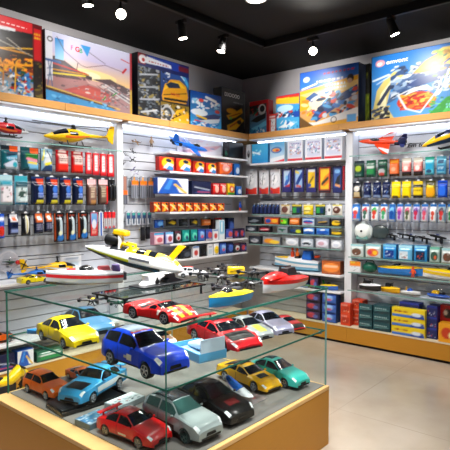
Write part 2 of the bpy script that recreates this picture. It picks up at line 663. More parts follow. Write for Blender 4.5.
track('black ceiling track parallel to the helicopter wall', (-5.2, ly), (rx - .05, ly))
track('black ceiling track parallel to the red jet wall', (rx, -4.4), (rx, ly))


def spotlight(label, lens, aim, power, size=2.2, r=0.042, top=TZ, face=26.0):
    """lens: world position of the lamp's glowing face; aim: direction it looks"""
    d = Vector(aim).normalized()
    p = Vector([float(v) for v in lens])
    t = thing('track_spotlight', label, 'spotlight', p, group='ceiling spotlights')
    back = -d * 0.15
    MB().tube([back, back * .93, back * .55, d * -0.004, d * 0.004], [r * .5, r * .72, r * .8, r, r], 20).build('lamp_head', t, BLK)
    u = d.orthogonal().normalized()
    w = d.cross(u)
    ring = [d * 0.0045 + (u * math.cos(a) + w * math.sin(a)) * r * .88 for a in [2 * math.pi * i / 20 for i in range(20)]]
    lens_o = MB().add(ring + [d * 0.007], [(i, (i + 1) % 20, 20) for i in range(20)]).build('lens', t, M('fff4e0', .3, emit=face), angle=0)
    piv = back * .6
    hang = Vector((piv.x, piv.y, top - p.z - 0.03))
    MB().tube([piv + Vector((0, 0, r * .6)), hang], 0.008, 8).build('stem', t, BLK)
    MB().box((piv.x, piv.y, top - p.z - 0.0155), (0.11, 0.035, 0.03) if abs(aim[1]) > abs(aim[0]) else (.035, .11, .03)).build('adapter', t, BLK, bevel=.003)
    l = bpy.data.lights.new('lamp', 'SPOT')
    l.energy = power
    l.spot_size = size
    l.spot_blend = 0.7
    l.shadow_soft_size = 0.05
    l.color = (1.0, 0.955, 0.88)
    o = bpy.data.objects.new('lamp', l)
    COL.objects.link(o)
    o.parent = t
    o.location = d * 0.03
    o.rotation_euler = d.to_track_quat('-Z', 'Y').to_euler()
    return t
# ------------------------------------------------------------------ toy cars
def smooth_profile(pts, w=0.03):
    t = np.linspace(0, 1, 401)
    y = np.interp(t, [p[0] for p in pts], [p[1] for p in pts])
    k = max(1, int(w * 400))
    yp = np.pad(y, k, mode='edge')
    ker = np.ones(2 * k + 1) / (2 * k + 1)
    y = np.convolve(yp, ker, 'valid')
    return lambda q: float(np.interp(q, t, y))


KINDS = {
    # top line and belt line from tail (0) to nose (1); heights and widths in car lengths
    'sedan': dict(W=.43, r=.072, z0=.050, wb=.59, fx=.79,
                  top=[(0, .15), (.02, .20), (.14, .225), (.29, .315), (.40, .330), (.52, .322), (.70, .225), (.93, .180), (.985, .145), (1, .12)],
                  belt=[(0, .14), (.03, .19), (.14, .213), (.6, .210), (.72, .208), (.93, .168), (1, .11)], win=(.17, .66), tumble=.30),
    'suv': dict(W=.44, r=.082, z0=.068, wb=.60, fx=.80,
                top=[(0, .18), (.015, .26), (.05, .33), (.12, .372), (.30, .385), (.50, .375), (.67, .265), (.93, .228), (.985, .19), (1, .15)],
                belt=[(0, .17), (.02, .235), (.10, .255), (.6, .245), (.70, .243), (.93, .212), (1, .14)], win=(.07, .62), tumble=.27),
    'sport': dict(W=.45, r=.074, z0=.045, wb=.58, fx=.79,
                  top=[(0, .16), (.02, .205), (.12, .215), (.30, .268), (.42, .282), (.52, .272), (.70, .190), (.92, .135), (.985, .10), (1, .08)],
                  belt=[(0, .15), (.02, .195), (.14, .203), (.30, .205), (.6, .180), (.72, .172), (.93, .125), (1, .07)], win=(.22, .66), tumble=.32),
    'proto': dict(W=.46, r=.080, z0=.04, wb=.56, fx=.78,
                  top=[(0, .12), (.02, .17), (.14, .20), (.27, .16), (.36, .15), (.47, .20), (.56, .235), (.66, .205), (.78, .175), (.93, .12), (1, .07)],
                  belt=[(0, .11), (.02, .16), (.16, .190), (.27, .155), (.36, .145), (.5, .16), (.6, .165), (.78, .165), (.93, .11), (1, .06)], win=(.47, .66), tumble=.4),
    'boxy': dict(W=.42, r=.072, z0=.055, wb=.57, fx=.80,
                 top=[(0, .15), (.01, .215), (.15, .232), (.25, .325), (.36, .338), (.49, .332), (.62, .225), (.95, .195), (.99, .16), (1, .12)],
                 belt=[(0, .14), (.01, .205), (.15, .222), (.6, .215), (.95, .185), (1, .11)], win=(.17, .59), tumble=.26),
}


def car(label, kind, col, R, F, z, near='r', wb=None, glass=None, extras=(), name='toy_car', rim='c9ced6', group=None, dz=0.0, tyre='soot', hd=None, slim=1.0):
    """R, F: where the near rear and front tyres stand (photo pixels) on the surface at height z."""
    K = dict(KINDS[kind])
    K['W'] *= slim
    A, B = U(R[0], R[1], 2, z), U(F[0], F[1], 2, z)
    if hd is not None:
        hd = math.radians(hd)
    else:
        hd = math.atan2(B[1] - A[1], B[0] - A[0])
    w_ = wb or math.hypot(B[0] - A[0], B[1] - A[1])
    L = w_ / K['wb']
    side = 1 if near == 'r' else -1
    nx, ny = -math.sin(hd) * side, math.cos(hd) * side
    mid = (A + B) / 2
    off = L * K['W'] * .44
    xm = (K['fx'] - K['wb'] / 2 - .5) * L
    t = thing(name, label, 'toy car', (mid[0] + nx * off - math.cos(hd) * xm, mid[1] + ny * off - math.sin(hd) * xm, z + dz + .001), hd, group)
    if GX0 - .2 < t.location.x < GX1 + .2 and GY0 < t.location.y < GY1 and z < ZT - .01:      # keep clear of the panes
        ex, ey = abs(math.cos(hd)) * L * .53 + abs(math.sin(hd)) * L * (K['W'] * .53 + .02), abs(math.sin(hd)) * L * .53 + abs(math.cos(hd)) * L * K['W'] * .54
        t.location.x = min(max(t.location.x, GX0 + .014 + ex), GX1 - .014 - ex)
        t.location.y = min(max(t.location.y, GY0 + .014 + ey), GY1 - .014 - ey)
    if group is None and GX0 - .2 < t.location.x < GX1 + .2 and z < ZT - .01 and t.location.y < GY1:
        t['group'] = 'toy cars on the middle glass shelf' if z > .6 else 'toy cars on the case deck'
    W = K['W'] / 2
    top, belt = smooth_profile(K['top'], .018), smooth_profile(K['belt'], .018)
    xw = (K['fx'] - K['wb'], K['fx'])
    r, z0 = K['r'], K['z0']
    ra = r * 1.13

    def half(q):
        taper = 1 - .16 * max(0, (q - .86) / .14) ** 2 - .12 * max(0, (.10 - q) / .10) ** 2
        w = W * taper
        zb = z0
        for c in xw:
            d2 = ra ** 2 - (q - c) ** 2
            if d2 > 0:
                zb = max(zb, r + math.sqrt(d2))
        zt, zl_ = top(q), belt(q)
        gh = max(0.0, zt - zl_)
        wt = w * (.93 - K['tumble'] * min(1, gh / .10))
        zm = max(zb + .004, z0 + (zl_ - z0) * .45)
        zl2 = max(zl_, zm + .004)
        zt2 = max(zt, zl2 + .004)
        bulge = .006 if any(abs(q - c) < ra * 1.15 for c in xw) else 0
        return [(0, zb), (w * .86, zb), (w * .985 + bulge, zb + .001 + (zm - zb) * .15), (w + bulge, zm), (w * .965, zl2), (wt, zt2 - min(.012, (zt2 - zl2) * .3)),
                (wt * .84, zt2), (0, zt2 + .008)]

    qs = set(np.linspace(0, 1, 41).tolist())
    for c in xw:
        qs |= set((c + ra * math.cos(a)) for a in np.linspace(0.02, math.pi - .02, 15)) | {c - ra * 1.01, c + ra * 1.01}
    qs = sorted(q for q in qs if 0 <= q <= 1)
    mb = MB()
    rings = []
    for q in qs:
        h = half(q)
        rings.append([(q - .5, y, zz) for y, zz in h] + [(q - .5, -y, zz) for y, zz in h[-2:0:-1]])
    mb.loft(rings)
    body = mb.build('body', t, paint(col) if isinstance(col, str) else col, k=L, angle=32)

    def S(q, s):
        sg = 1 if s >= 0 else -1
        s = abs(s)
        h = half(q)
        i = min(int(s), 6)
        f = s - i
        y = h[i][0] * (1 - f) + h[i + 1][0] * f
        zz = h[i][1] * (1 - f) + h[i + 1][1] * f
        return Vector((q - .5, y * sg, zz))

    def patch(nm, q0, q1, s0, s1, m, parent=t, off=.003, n=10, k=8, cross=False, side=1, skew=0.0):
        """surface piece between stations q0..q1 and section parameters s0..s1 (cross: over the top)"""
        g = MB()
        vs = []
        for i in range(n + 1):
            for j in range(k + 1):
                q = q0 + (q1 - q0) * i / n
                if cross:
                    v = -1 + 2 * j / k
                    s = 7 - abs(v) * (7 - s0)
                    sd = 1 if v >= 0 else -1
                    q -= skew * abs(v) ** 2
                else:
                    s = s0 + (s1 - s0) * j / k
                    sd = side

                def pt(qq, ss):
                    p = S(max(0, min(1, qq)), max(0, min(7, ss)))
                    p.y *= sd
                    return p
                p = pt(q, s)
                e = .01
                a = pt(q + e, s) - pt(q - e, s)
                b = pt(q, s + .05) - pt(q, s - .05)
                nn = a.cross(b)
                if nn.length < 1e-9:
                    nn = Vector((0, 0, 1))
                nn.normalize()
                if nn.dot(Vector((0, p.y, p.z - .10))) < 0:
                    nn = -nn
                vs.append(p + nn * off)
        fs = [(i * (k + 1) + j, (i + 1) * (k + 1) + j, (i + 1) * (k + 1) + j + 1, i * (k + 1) + j + 1) for i in range(n) for j in range(k)]
        g.add(vs, fs)
        return g.build(nm, parent, m, k=L, angle=60)

    gm = glass or DARKGLASS
    # windows: find where the roof rises out of the belt line
    fq = np.linspace(.35, .85, 200)
    gh = [top(q) - belt(q) for q in fq]
    qc = next((q for q, g_ in zip(fq, gh) if q > .45 and g_ < .022), .7)
    qr = next((q for q, g_ in zip(fq[::-1], gh[::-1]) if g_ > max(gh) * .94), .5)
    patch('windshield', qc - .005, qr + .012, 5.25, 7, gm, cross=True, skew=.012)
    bq = np.linspace(.5, 0.0, 200)
    if kind != 'proto':
        gb = [top(q) - belt(q) for q in bq]
        qb = next((q for q, g_ in zip(bq, gb) if g_ < .022), .05)
        qt = next((q for q, g_ in zip(bq[::-1], gb[::-1]) if g_ > max(gb) * .93), .3)
        patch('rear_window', qb + .012, qt - .012, 5.25, 7, gm, cross=True)
        a, c_ = K['win']
        m_ = (a + c_) / 2 - .01
        for sd in (1, -1):
            patch('side_window', a + .03, m_ - .012, 4.12, 4.9, gm, side=sd, n=8, k=4)
            patch('side_window', m_ + .012, c_ - .005, 4.12, 4.9, gm, side=sd, n=8, k=4)
            mm = MB().ell((c_ - .5 - .02, sd * W * 1.06, belt(c_) + .015), (.014, .022, .014), 10, 6)
            mm.build('mirror', t, paint(col) if isinstance(col, str) else col, k=L)
    else:
        for sd in (1, -1):
            patch('side_window', .50, .62, 4.2, 4.9, gm, side=sd, n=8, k=4)
        patch('open_cockpit', .28, .44, 5.9, 7, M('141416', .6), cross=True, off=.002)
    hl = M('e8eef2', .15, 0, .6)
    for sd in (1, -1):
        patch('headlight', .925, .982, 4.0, 5.6, hl, side=sd, n=5, k=4)
        patch('tail_light', .012, .04, 3.7, 4.5, M('7a0c10', .2), side=sd, n=4, k=4)
    nz = belt(.99)
    g = MB()
    wg = W * .58
    g.box((.5 + .0005, 0, z0 + (nz - z0) * .60), (.009, wg * 1.2, (nz - z0) * .42), tx=1, ty=.8)
    g.box((.5 - .004, 0, z0 + .012), (.016, W * 1.35, .022))
    g.build('grille', t, M('101114', .4), k=L, bevel=.0006)
    for sd in (1, -1):
        patch('sill', xw[0] + ra * 1.05, xw[1] - ra * 1.05, 1.75, 2.25, M('17181b', .45), side=sd, n=10, k=3, off=.002)
        patch('door_seam', (K['win'][0] + K['win'][1]) / 2 - .012, (K['win'][0] + K['win'][1]) / 2 - .006, 2.3, 4.05, M('141416', .5), side=sd, n=1, k=6, off=.0012)
    # wheels
    for c in xw:
        for sd in (1, -1):
            wt = .072
            yc = sd * (W - wt * .46)
            m_ = MB()
            m_.lathe([(r * .60, -wt / 2), (r * .9, -wt / 2), (r, -wt / 2 + .01), (r, wt / 2 - .01), (r * .9, wt / 2), (r * .60, wt / 2)], 'Y', (c - .5, yc, r), 24)
            wheel = m_.build('wheel', t, M(tyre, .7), k=L)
            ro = MB()
            yo = sd * (wt / 2 + .001)
            ro.lathe([(r * .70, yo - .004), (r * .70, yo + .003), (r * .60, yo + .003), (r * .60, yo - .004), (r * .70, yo - .004)], 'Y', (c - .5, yc, r), 24, cap=False)
            ro.lathe([(0, yo), (r * .16, yo), (r * .16, yo + sd * .006), (0, yo + sd * .006)], 'Y', (c - .5, yc, r), 10)
            for a_ in range(5):
                an = 2 * math.pi * a_ / 5 + .3
                ro.box((c - .5 + math.cos(an) * r * .38, yc + yo + sd * .001, r + math.sin(an) * r * .38), (r * .5, .006, r * .2), ry=-an)
            ro.build('rim', wheel, M(rim, .25, .8), k=L)
    for e in extras:
        k0 = e[0]
        if k0 == 'spoiler':
            m_ = MB()
            zt = top(.06)
            m_.box((-.5 + .055, 0, zt + .052), (.075, W * 1.8, .012))
            for sd in (1, -1):
                m_.box((-.5 + .06, sd * W * .55, zt + .022), (.03, .012, .055))
            m_.build('spoiler', t, paint(e[1]), k=L, bevel=.001)
        elif k0 == 'stripe':
            for sd in ((1, -1) if len(e) < 3 or e[2] else (0,)):
                q0, q1, s0, s1 = e[3] if len(e) > 3 else (.02, .97, 6.35, 6.75)
                if sd:
                    patch('racing_stripe', q0, q1, s0, s1, paint(e[1]), side=sd, n=40, k=2, off=.0022)
        elif k0 == 'hood':
            patch('hood_panel', e[2][0], e[2][1], e[2][2], 7, paint(e[1]) if e[1] != 'soot' else M('141518', .35), cross=True, off=.0025, n=12)
        elif k0 == 'roof':
            patch('roof_panel', e[2][0], e[2][1], e[2][2], 7, M(e[1], .25, 0, .4), cross=True, off=.0028, n=12)
        elif k0 == 'decal':
            for sd in (1, -1):
                patch('door_decal', e[2][0], e[2][1], e[2][2], e[2][3], M(e[1], .35), side=sd, n=12, k=4, off=.0022)
        elif k0 == 'rack':
            m_ = MB()
            for sd in (1, -1):
                m_.tube([(-.30, sd * W * .62, top(.2) + .004), (-.28, sd * W * .62, top(.22) + .022), (-.02, sd * W * .62, top(.46) + .022), (0, sd * W * .62, top(.5) + .004)], .006, 6)
            m_.build('roof_rack', t, M('1a1b1e', .4), k=L)
        elif k0 == 'cover':
            m_ = MB()
            m_.box((0, 0, .205), (1.06, K['W'] * 1.14, .40))
            m_.build('clear_cover', t, BUBBLE, k=L, angle=0, bevel=.004)
        elif k0 == 'frame':
            m_ = MB()
            for sd in (1, -1):
                m_.tube([(-.3, sd * W * .8, .21), (-.24, sd * W * .62, .345), (.02, sd * W * .62, .345), (.19, sd * W * .8, .215)], .007, 6)
            for x in (-.24, .02):
                m_.tube([(x, -W * .62, .345), (x, W * .62, .345)], .007, 6)
            m_.build('roll_cage', t, M('23262b', .4), k=L)
    return t


# ------------------------------------------------------------------ boats
def two(P0, P1, z):
    A, B = U(P0[0], P0[1], 2, z), U(P1[0], P1[1], 2, z)
    return A, B, math.atan2(B[1] - A[1], B[0] - A[0]), math.hypot(B[0] - A[0], B[1] - A[1])


def hull_rings(L, W, H, n=22, rocker=.25, bluff=1.6, flare=.72, stern=.92):
    out = []
    for i in range(n + 1):
        t = i / n
        w = W / 2 * (stern + (1 - stern) * min(1, t / .35)) * max(.0, 1 - max(0, (t - .35) / .65) ** bluff) + .0015
        zk = H * rocker * max(0, (t - .45) / .55) ** 2.2
        zg = H * (.80 + .28 * t ** 2)
        x = (t - .5) * L
        out.append((x, w, zk, zg, t))
    return out


def boat(label, P_stern, P_bow, z, hullc, deckc, Wr=.34, Hr=.17, feats=(), name='model_boat', group=None, at=None, rot=None, L=None, hd=None, bluff=1.8, lift=.001, stern=.92):
    if at is None:
        A, B, h, l = two(P_stern, P_bow, z)
        at = ((A[0] + B[0]) / 2, (A[1] + B[1]) / 2, z + lift)
        hd = h if hd is None else hd
        L = l if L is None else L
    t = thing(name, label, 'model boat', at, hd, group, rot)
    W, Hh = L * Wr, L * Hr
    R = hull_rings(L, W, Hh, bluff=bluff, stern=stern)
    hb, st, dk = MB(), MB(), MB()
    hb.loft([[(x, 0, zk), (x, w * .70, zk + (zg - zk) * .22), (x, w * .90, zk + (zg - zk) * .58), (x, w * .99, zg), (x, 0, zg + .001),
              (x, -w * .99, zg), (x, -w * .90, zk + (zg - zk) * .58), (x, -w * .70, zk + (zg - zk) * .22)] for x, w, zk, zg, q in R])
    hb.build('hull', t, paint(hullc), angle=38)
    dk.loft([[(x, w * .985, zg - .0005), (x, w * 1.0, zg + Hh * .05), (x, w * .72, zg + Hh * (.12 + .16 * math.sin(math.pi * min(1, q * 1.1)))), (x, 0, zg + Hh * (.16 + .26 * math.sin(math.pi * min(1, q * 1.05)))),
              (x, -w * .72, zg + Hh * (.12 + .16 * math.sin(math.pi * min(1, q * 1.1)))), (x, -w * 1.0, zg + Hh * .05), (x, -w * .985, zg - .0005)] for x, w, zk, zg, q in R])
    dk.build('deck', t, paint(deckc), angle=38)

    def zd(q):
        return Hh * (.80 + .28 * q * q + .16 + .26 * math.sin(math.pi * min(1, q * 1.05)))
    for f in feats:
        k = f[0]
        if k == 'stripe':          # painted band along both flanks: (stripe, colour, low, high)
            for sd in (1, -1):
                g = MB()
                lo, hi = f[2], f[3]
                vs = []
                for x, w, zk, zg, q in R:
                    def pt(u):
                        prof = [(.0, 0), (.22, .70), (.58, .90), (1.0, .99)]
                        y = np.interp(u, [p[0] for p in prof], [p[1] for p in prof]) * w
                        return (x, sd * (y + .0012), zk + (zg - zk) * u)
                    vs += [pt(lo), pt((lo + hi) / 2), pt(hi)]
                n = len(R)
                g.add(vs, [(i * 3 + j, (i + 1) * 3 + j, (i + 1) * 3 + j + 1, i * 3 + j + 1) for i in range(n - 1) for j in (0, 1)])
                g.build('hull_stripe', t, M(f[1], .3, 0, .5), angle=60)
        elif k == 'cabin':         # (cabin, colour, q0, q1, width, height)
            q0, q1, ww, hh = f[2:6]
            g = MB()
            rr = []
            for i in range(11):
                q = q0 + (q1 - q0) * i / 10
                s = math.sin(math.pi * (.06 + .88 * i / 10)) ** .7
                zb = zd(q) - Hh * .12
                w_ = W / 2 * ww * (.55 + .45 * s)
                rr.append([((q - .5) * L, w_ * math.cos(a) * (1 if abs(math.cos(a)) < 1 else 1), zb + hh * Hh * s * math.sin(a)) for a in np.linspace(0, math.pi, 9)])
            g.loft(rr)
            g.build(f[6] if len(f) > 6 else 'cockpit', t, M(f[1], .12, 0, .6) if f[1] in ('soot', 'black') else paint(f[1]), angle=50)
        elif k == 'seat':
            q0, q1, ww, hh = f[2:6]
            g = MB()
            g.box((((q0 + q1) / 2 - .5) * L, 0, zd((q0 + q1) / 2) + hh * Hh / 2 - Hh * .08), ((q1 - q0) * L, W * ww, hh * Hh), tx=.8, ty=.75)
            g.build('seat', t, M(f[1], .5), bevel=.003)
        elif k == 'bars':
            q = f[2]
            zz = zd(q)
            g = MB()
            g.tube([((q + .05 - .5) * L, 0, zz - Hh * .1), ((q - .5) * L, 0, zz + Hh * .55)], L * .018, 8)
            g.tube([((q - .03 - .5) * L, -W * .36, zz + Hh * .62), ((q - .5) * L, -W * .2, zz + Hh * .56), ((q - .5) * L, W * .2, zz + Hh * .56), ((q - .03 - .5) * L, W * .36, zz + Hh * .62)], L * .012, 6)
            g.build('handlebar', t, M(f[1], .4))
        elif k == 'fin':
            q0, q1, hh = f[2:5]
            zz = zd(q0) - Hh * .15
            sw = f[5] if len(f) > 5 else -.1
            g = MB().prism([((q0 - .5) * L, zz), ((q1 - .5) * L, zz), ((q1 - .5 + sw) * L, zz + hh * Hh), ((q0 - .5 + sw) * L, zz + hh * Hh)], 'Y', -.0035, .0035)
            g.build('fin', t, paint(f[1]), bevel=.001)
        elif k == 'stern':
            g = MB()
            for sd in (1, -1):
                g.box((-.5 * L - .012, sd * W * .16, Hh * .55), (.028, W * .1, Hh * .6))
            g.build('outboard_motor', t, M(f[1], .4), bevel=.003)
        elif k == 'patchtop':      # (patchtop, colour, q0, q1, width)
            q0, q1, ww = f[2:5]
            g = MB()
            vs = []
            for i in range(9):
                q = q0 + (q1 - q0) * i / 8
                x = (q - .5) * L
                w = np.interp(x, [r_[0] for r_ in R], [r_[1] for r_ in R])
                zg = Hh * (.80 + .28 * q * q)
                zs = zg + Hh * (.12 + .16 * math.sin(math.pi * min(1, q * 1.1)))
                for v in (-1, -.5, 0, .5, 1):
                    yy = v * ww
                    zz = zd(q) + (zs - zd(q)) * min(1, abs(yy) / .72)
                    vs.append((x, yy * w, zz + .0018))
            g.add(vs, [(i * 5 + j, (i + 1) * 5 + j, (i + 1) * 5 + j + 1, i * 5 + j + 1) for i in range(8) for j in range(4)])
            g.build('deck_panel', t, M(f[1], .3, 0, .4), angle=60)
        elif k == 'ring':
            q, rr = f[2], f[3]
            g = MB()
            n = 20
            g.tube([((q - .5) * L + rr * math.cos(2 * math.pi * i / n) * .5, rr * math.sin(2 * math.pi * i / n), zd(q) + Hh * .2 + rr * .5) for i in range(n + 1)], rr * .28, 8)
            g.build('lifebelt', t, paint(f[1]))
        elif k == 'figure':
            q, y, c = f[1:4]
            zz = zd(q) - Hh * .1
            g = MB()
            s = L * .07
            g.loft([[((q - .5) * L + a * s * rr, y * W + b * s * rr * .8, zz + h * s) for a, b in ((1, 0), (.7, .7), (0, 1), (-.7, .7), (-1, 0), (-.7, -.7), (0, -1), (.7, -.7))] for h, rr in ((0, .5), (.7, .55), (1.5, .62), (1.9, .3), (2.0, .25), (2.3, .42), (2.7, .4), (2.95, .1))])
            g.build('doll', t, M(c, .5))
    return t


# ------------------------------------------------------------------ aircraft
def body_of_rings(st, n=14):
    """st: (x, z centre, half width, half height)"""
    return [[(x, b * math.cos(2 * math.pi * k / n), zc + c * math.sin(2 * math.pi * k / n)) for k in range(n)] for x, zc, b, c in st]


def ring_patch(st, x0, x1, a0, a1, off, n=10, k=8):
    g = MB()
    vs = []
    X = [s[0] for s in st]
    for i in range(n + 1):
        x = x0 + (x1 - x0) * i / n
        zc, b, c = (np.interp(x, X, [s[j] for s in st]) for j in (1, 2, 3))
        for j in range(k + 1):
            a = a0 + (a1 - a0) * j / k
            vs.append((x, (b + off) * math.cos(a), zc + (c + off) * math.sin(a)))
    g.add(vs, [(i * (k + 1) + j, (i + 1) * (k + 1) + j, (i + 1) * (k + 1) + j + 1, i * (k + 1) + j + 1) for i in range(n) for j in range(k)])
    return g


def helicopter(label, loc, hd, S, c1='yellow', c2='soot', finc=None, stripe='orange', blades=(2.0, 0.4), mast=.10, group=None, rot=None, nose=None, skidc='soot', skid=True, fin_h=.16, drop=.0):
    t = thing('model_helicopter', label, 'model helicopter', loc, hd, group, rot)
    zc = .135
    st = [(-.60, zc + .035, .006, .006), (-.5, zc + .035, .012, .012), (-.2, zc + .025, .025, .028), (-.10, zc + .015, .06, .065), (0, zc + .005, .088, .085), (.12, zc, .092, .083), (.22, zc - .01, .075, .064),
          (.32, zc - .025, .045, .036), (.385, zc - .032, .018, .014), (.40, zc - .033, .004, .004)]
    MB().loft(body_of_rings(st)).build('fuselage', t, paint(c1), k=S, angle=60)
    ring_patch(st, .12, .30, math.radians(15), math.radians(165), .003).build('canopy', t, DARKGLASS, k=S, angle=60)
    for sd in (0, 1):
        a = math.radians(180 - 30) if sd else math.radians(0)
        ring_patch(st, -.02, .10, a - (.0 if sd else .0), a + math.radians(30), .003, 6, 4).build('cabin_window', t, DARKGLASS, k=S, angle=60)
        ring_patch(st, -.22, .16, (math.pi + .1) if sd else -.45, (math.pi + .45) if sd else -.1, .003, 10, 3).build('side_stripe', t, paint(stripe), k=S, angle=60)
    if nose:
        ring_patch(st, .24, .39, 0, 2 * math.pi, .0025, 8, 14).build('nose_cap', t, paint(nose), k=S, angle=60)
    f = finc or c1
    MB().prism([(-.60, zc - .05), (-.53, zc - .01), (-.50, zc + .05), (-.56, zc + .05 + fin_h), (-.63, zc + .05 + fin_h)], 'Y', -.008, .008).build('tail_fin', t, paint(f), k=S, bevel=.001)
    MB().prism([(-.48, -.09), (-.42, -.09), (-.42, .09), (-.48, .09)], 'Z', zc + .03, zc + .04).build('tail_plane', t, paint(f), k=S)
    tr = MB()
    for a in (0.5, 2.07):
        tr.box((-.565, -.02, zc + .09), (.15, .006, .014), ry=a)
    tr.build('tail_rotor', t, M(c2, .4), k=S)
    m = MB().lathe([(.03, zc + .07), (.035, zc + .10), (.014, zc + .11), (.014, zc + .10 + mast), (.026, zc + .11 + mast), (.02, zc + .13 + mast), (0.001, zc + .135 + mast)], 'Z', (.0, 0, 0), 12)
    m.build('rotor_mast', t, M(c2, .4), k=S)
    for a in blades:
        b = MB()
        ca, sa = math.cos(a), math.sin(a)
        pr_ = [(.02, -.012), (.12, -.022), (.50, -.020), (.52, 0), (.50, .018), (.12, .014), (.02, .012)]
        zt = zc + .115 + mast
        vs = [(x * ca - y * sa, x * sa + y * ca, zt - drop * x * x + dz) for dz in (0, .006) for x, y in pr_]
        n = len(pr_)
        b.add(vs, [tuple(range(n - 1, -1, -1)), tuple(range(n, 2 * n))] + [(i, (i + 1) % n, n + (i + 1) % n, n + i) for i in range(n)])
        b.build('rotor_blade', t, M(c2, .35), k=S)
    if skid:
        for sd in (1, -1):
            k = MB()
            k.tube([(-.2, sd * .085, .012), (.2, sd * .085, .012), (.25, sd * .085, .03)], .011, 6)
            for x in (-.09, .12):
                k.tube([(x, sd * .085, .012), (x, sd * .05, zc - .06)], .008, 6)
            k.build('skid', t, M(skidc, .4), k=S)
    return t


def plane(label, loc, hd, S, c1, c2, wing=(.55, .17), group=None, rot=None, tip=None, jet=False, canopy=True, prop=True):
    t = thing('model_plane', label, 'model plane', loc, hd, group, rot)
    zc = .075
    st = [(-.52, zc + .03, .008, .012), (-.4, zc + .02, .022, .026), (-.1, zc + .005, .05, .052), (.1, zc, .062, .062), (.3, zc, .055, .052), (.42, zc - .005, .04, .036), (.50, zc - .01, .006, .006)]
    MB().loft(body_of_rings(st)).build('fuselage', t, paint(c1), k=S, angle=60)
    if canopy:
        MB().ell((.13, 0, zc + .055), (.11, .036, .035), 14, 8).build('canopy', t, DARKGLASS, k=S)
    s, c = wing
    for sd in (1, -1):
        if jet:
            poly = [(.18, .03 * sd), (.02, .20 * sd), (-.12, s * sd), (-.24, s * sd), (-.20, .03 * sd)]
        else:
            poly = [(.14, .03 * sd), (.08, s * sd), (.08 - c * .6, s * sd), (.14 - c * 1.3, .03 * sd)]
        w = MB().prism(poly, 'Z', zc - .02, zc - .004).build('wing', t, paint(c1), k=S, bevel=.001)
        if tip:
            x0 = [p for p in poly if abs(p[1]) > .1]
            MB().prism([(x0[0][0] * .55, x0[0][1] * .82), x0[0], x0[-1], (x0[-1][0], x0[-1][1] * .62)], 'Z', zc - .0038, zc - .0025).build('wing_marking', w, paint(tip), k=S)
        MB().prism([(-.38, .02 * sd), (-.46, .17 * sd), (-.53, .17 * sd), (-.52, .02 * sd)], 'Z', zc + .022, zc + .032).build('tail_plane', t, paint(c2), k=S)
    fins = (-.06, .06) if jet else (0,)
    for y in fins:
        MB().prism([(-.34, zc + .03), (-.48, zc + .20), (-.56, zc + .20), (-.53, zc + .03)], 'Y', y - .006, y + .006).build('tail_fin', t, paint(c2), k=S)
    if prop:
        g = MB().lathe([(.001, .55), (.018, .53), (.022, .50)], 'X', (0, 0, zc - .01), 10)
        g.box((.515, 0, zc - .01), (.008, .02, .26))
        g.build('propeller', t, M('soot', .4), k=S)
    else:
        for y in (-.04, .04):
            MB().lathe([(.03, -.54), (.036, -.50), (.036, -.30)], 'X', (0, y, zc + .005), 12).build('jet_nozzle', t, M('2b2d33', .3, .8), k=S)
    return t


def drone(label, loc, hd, S, c='soot', c2='lgrey', group='quadcopters on the case', name='quadcopter', leg=.12):
    t = thing(name, label, 'drone', loc, hd, group)
    z = leg + .05
    MB().loft([[(x, w * math.cos(a), z + h * math.sin(a)) for a in np.linspace(0, 2 * math.pi, 11)[:-1]] for x, w, h in ((-.22, .02, .015), (-.18, .07, .045), (0, .10, .06), (.16, .075, .05), (.24, .02, .015))]).build('body', t, paint(c), k=S, angle=60)
    MB().ell((.0, 0, z + .05), (.10, .06, .025), 12, 6).build('top_shell', t, paint(c2), k=S)
    for sx in (1, -1):
        for sy in (1, -1):
            p = (sx * .30, sy * .34, z + .03)
            a = MB().tube([(sx * .08, sy * .06, z), p], .034, 8)
            a.lathe([(.04, -.06), (.062, -.03), (.062, .035), (.03, .045)], 'Z', p, 12)
            arm = a.build('arm', t, M(c, .35), k=S)
            b = MB()
            an = .6 * sx + .9 * sy
            for q in (0, math.pi):
                b.box((p[0] + math.cos(an + q) * .10, p[1] + math.sin(an + q) * .10, p[2] + .05), (.21, .05, .010), rz=an + q)
            b.build('propeller', arm, M('26282d', .35), k=S)
    for sy in (1, -1):
        MB().tube([(-.10, sy * .05, z - .03), (-.12, sy * .13, .010), (.12, sy * .13, .010), (.10, sy * .05, z - .03)], .018, 6).build('landing_leg', t, M(c, .4), k=S)
    MB().ell((.2, 0, z - .06), (.035, .035, .035), 10, 6).build('camera', t, M('121316', .2), k=S)
    return t
# ------------------------------------------------------------------ boxed goods
def span(side, x0, x1, off, yref):
    """wall coordinates of photo columns x0 and x1 on the plane 'off' in front of a wall"""
    ax = 0 if side == 'L' else 1
    pl = 1 if side == 'L' else 0
    return float(U(x0, yref, pl, -off)[ax]), float(U(x1, yref, pl, -off)[ax])


def hgt(side, x, y, off):
    return float(U(x, y, 1 if side == 'L' else 0, -off)[2])


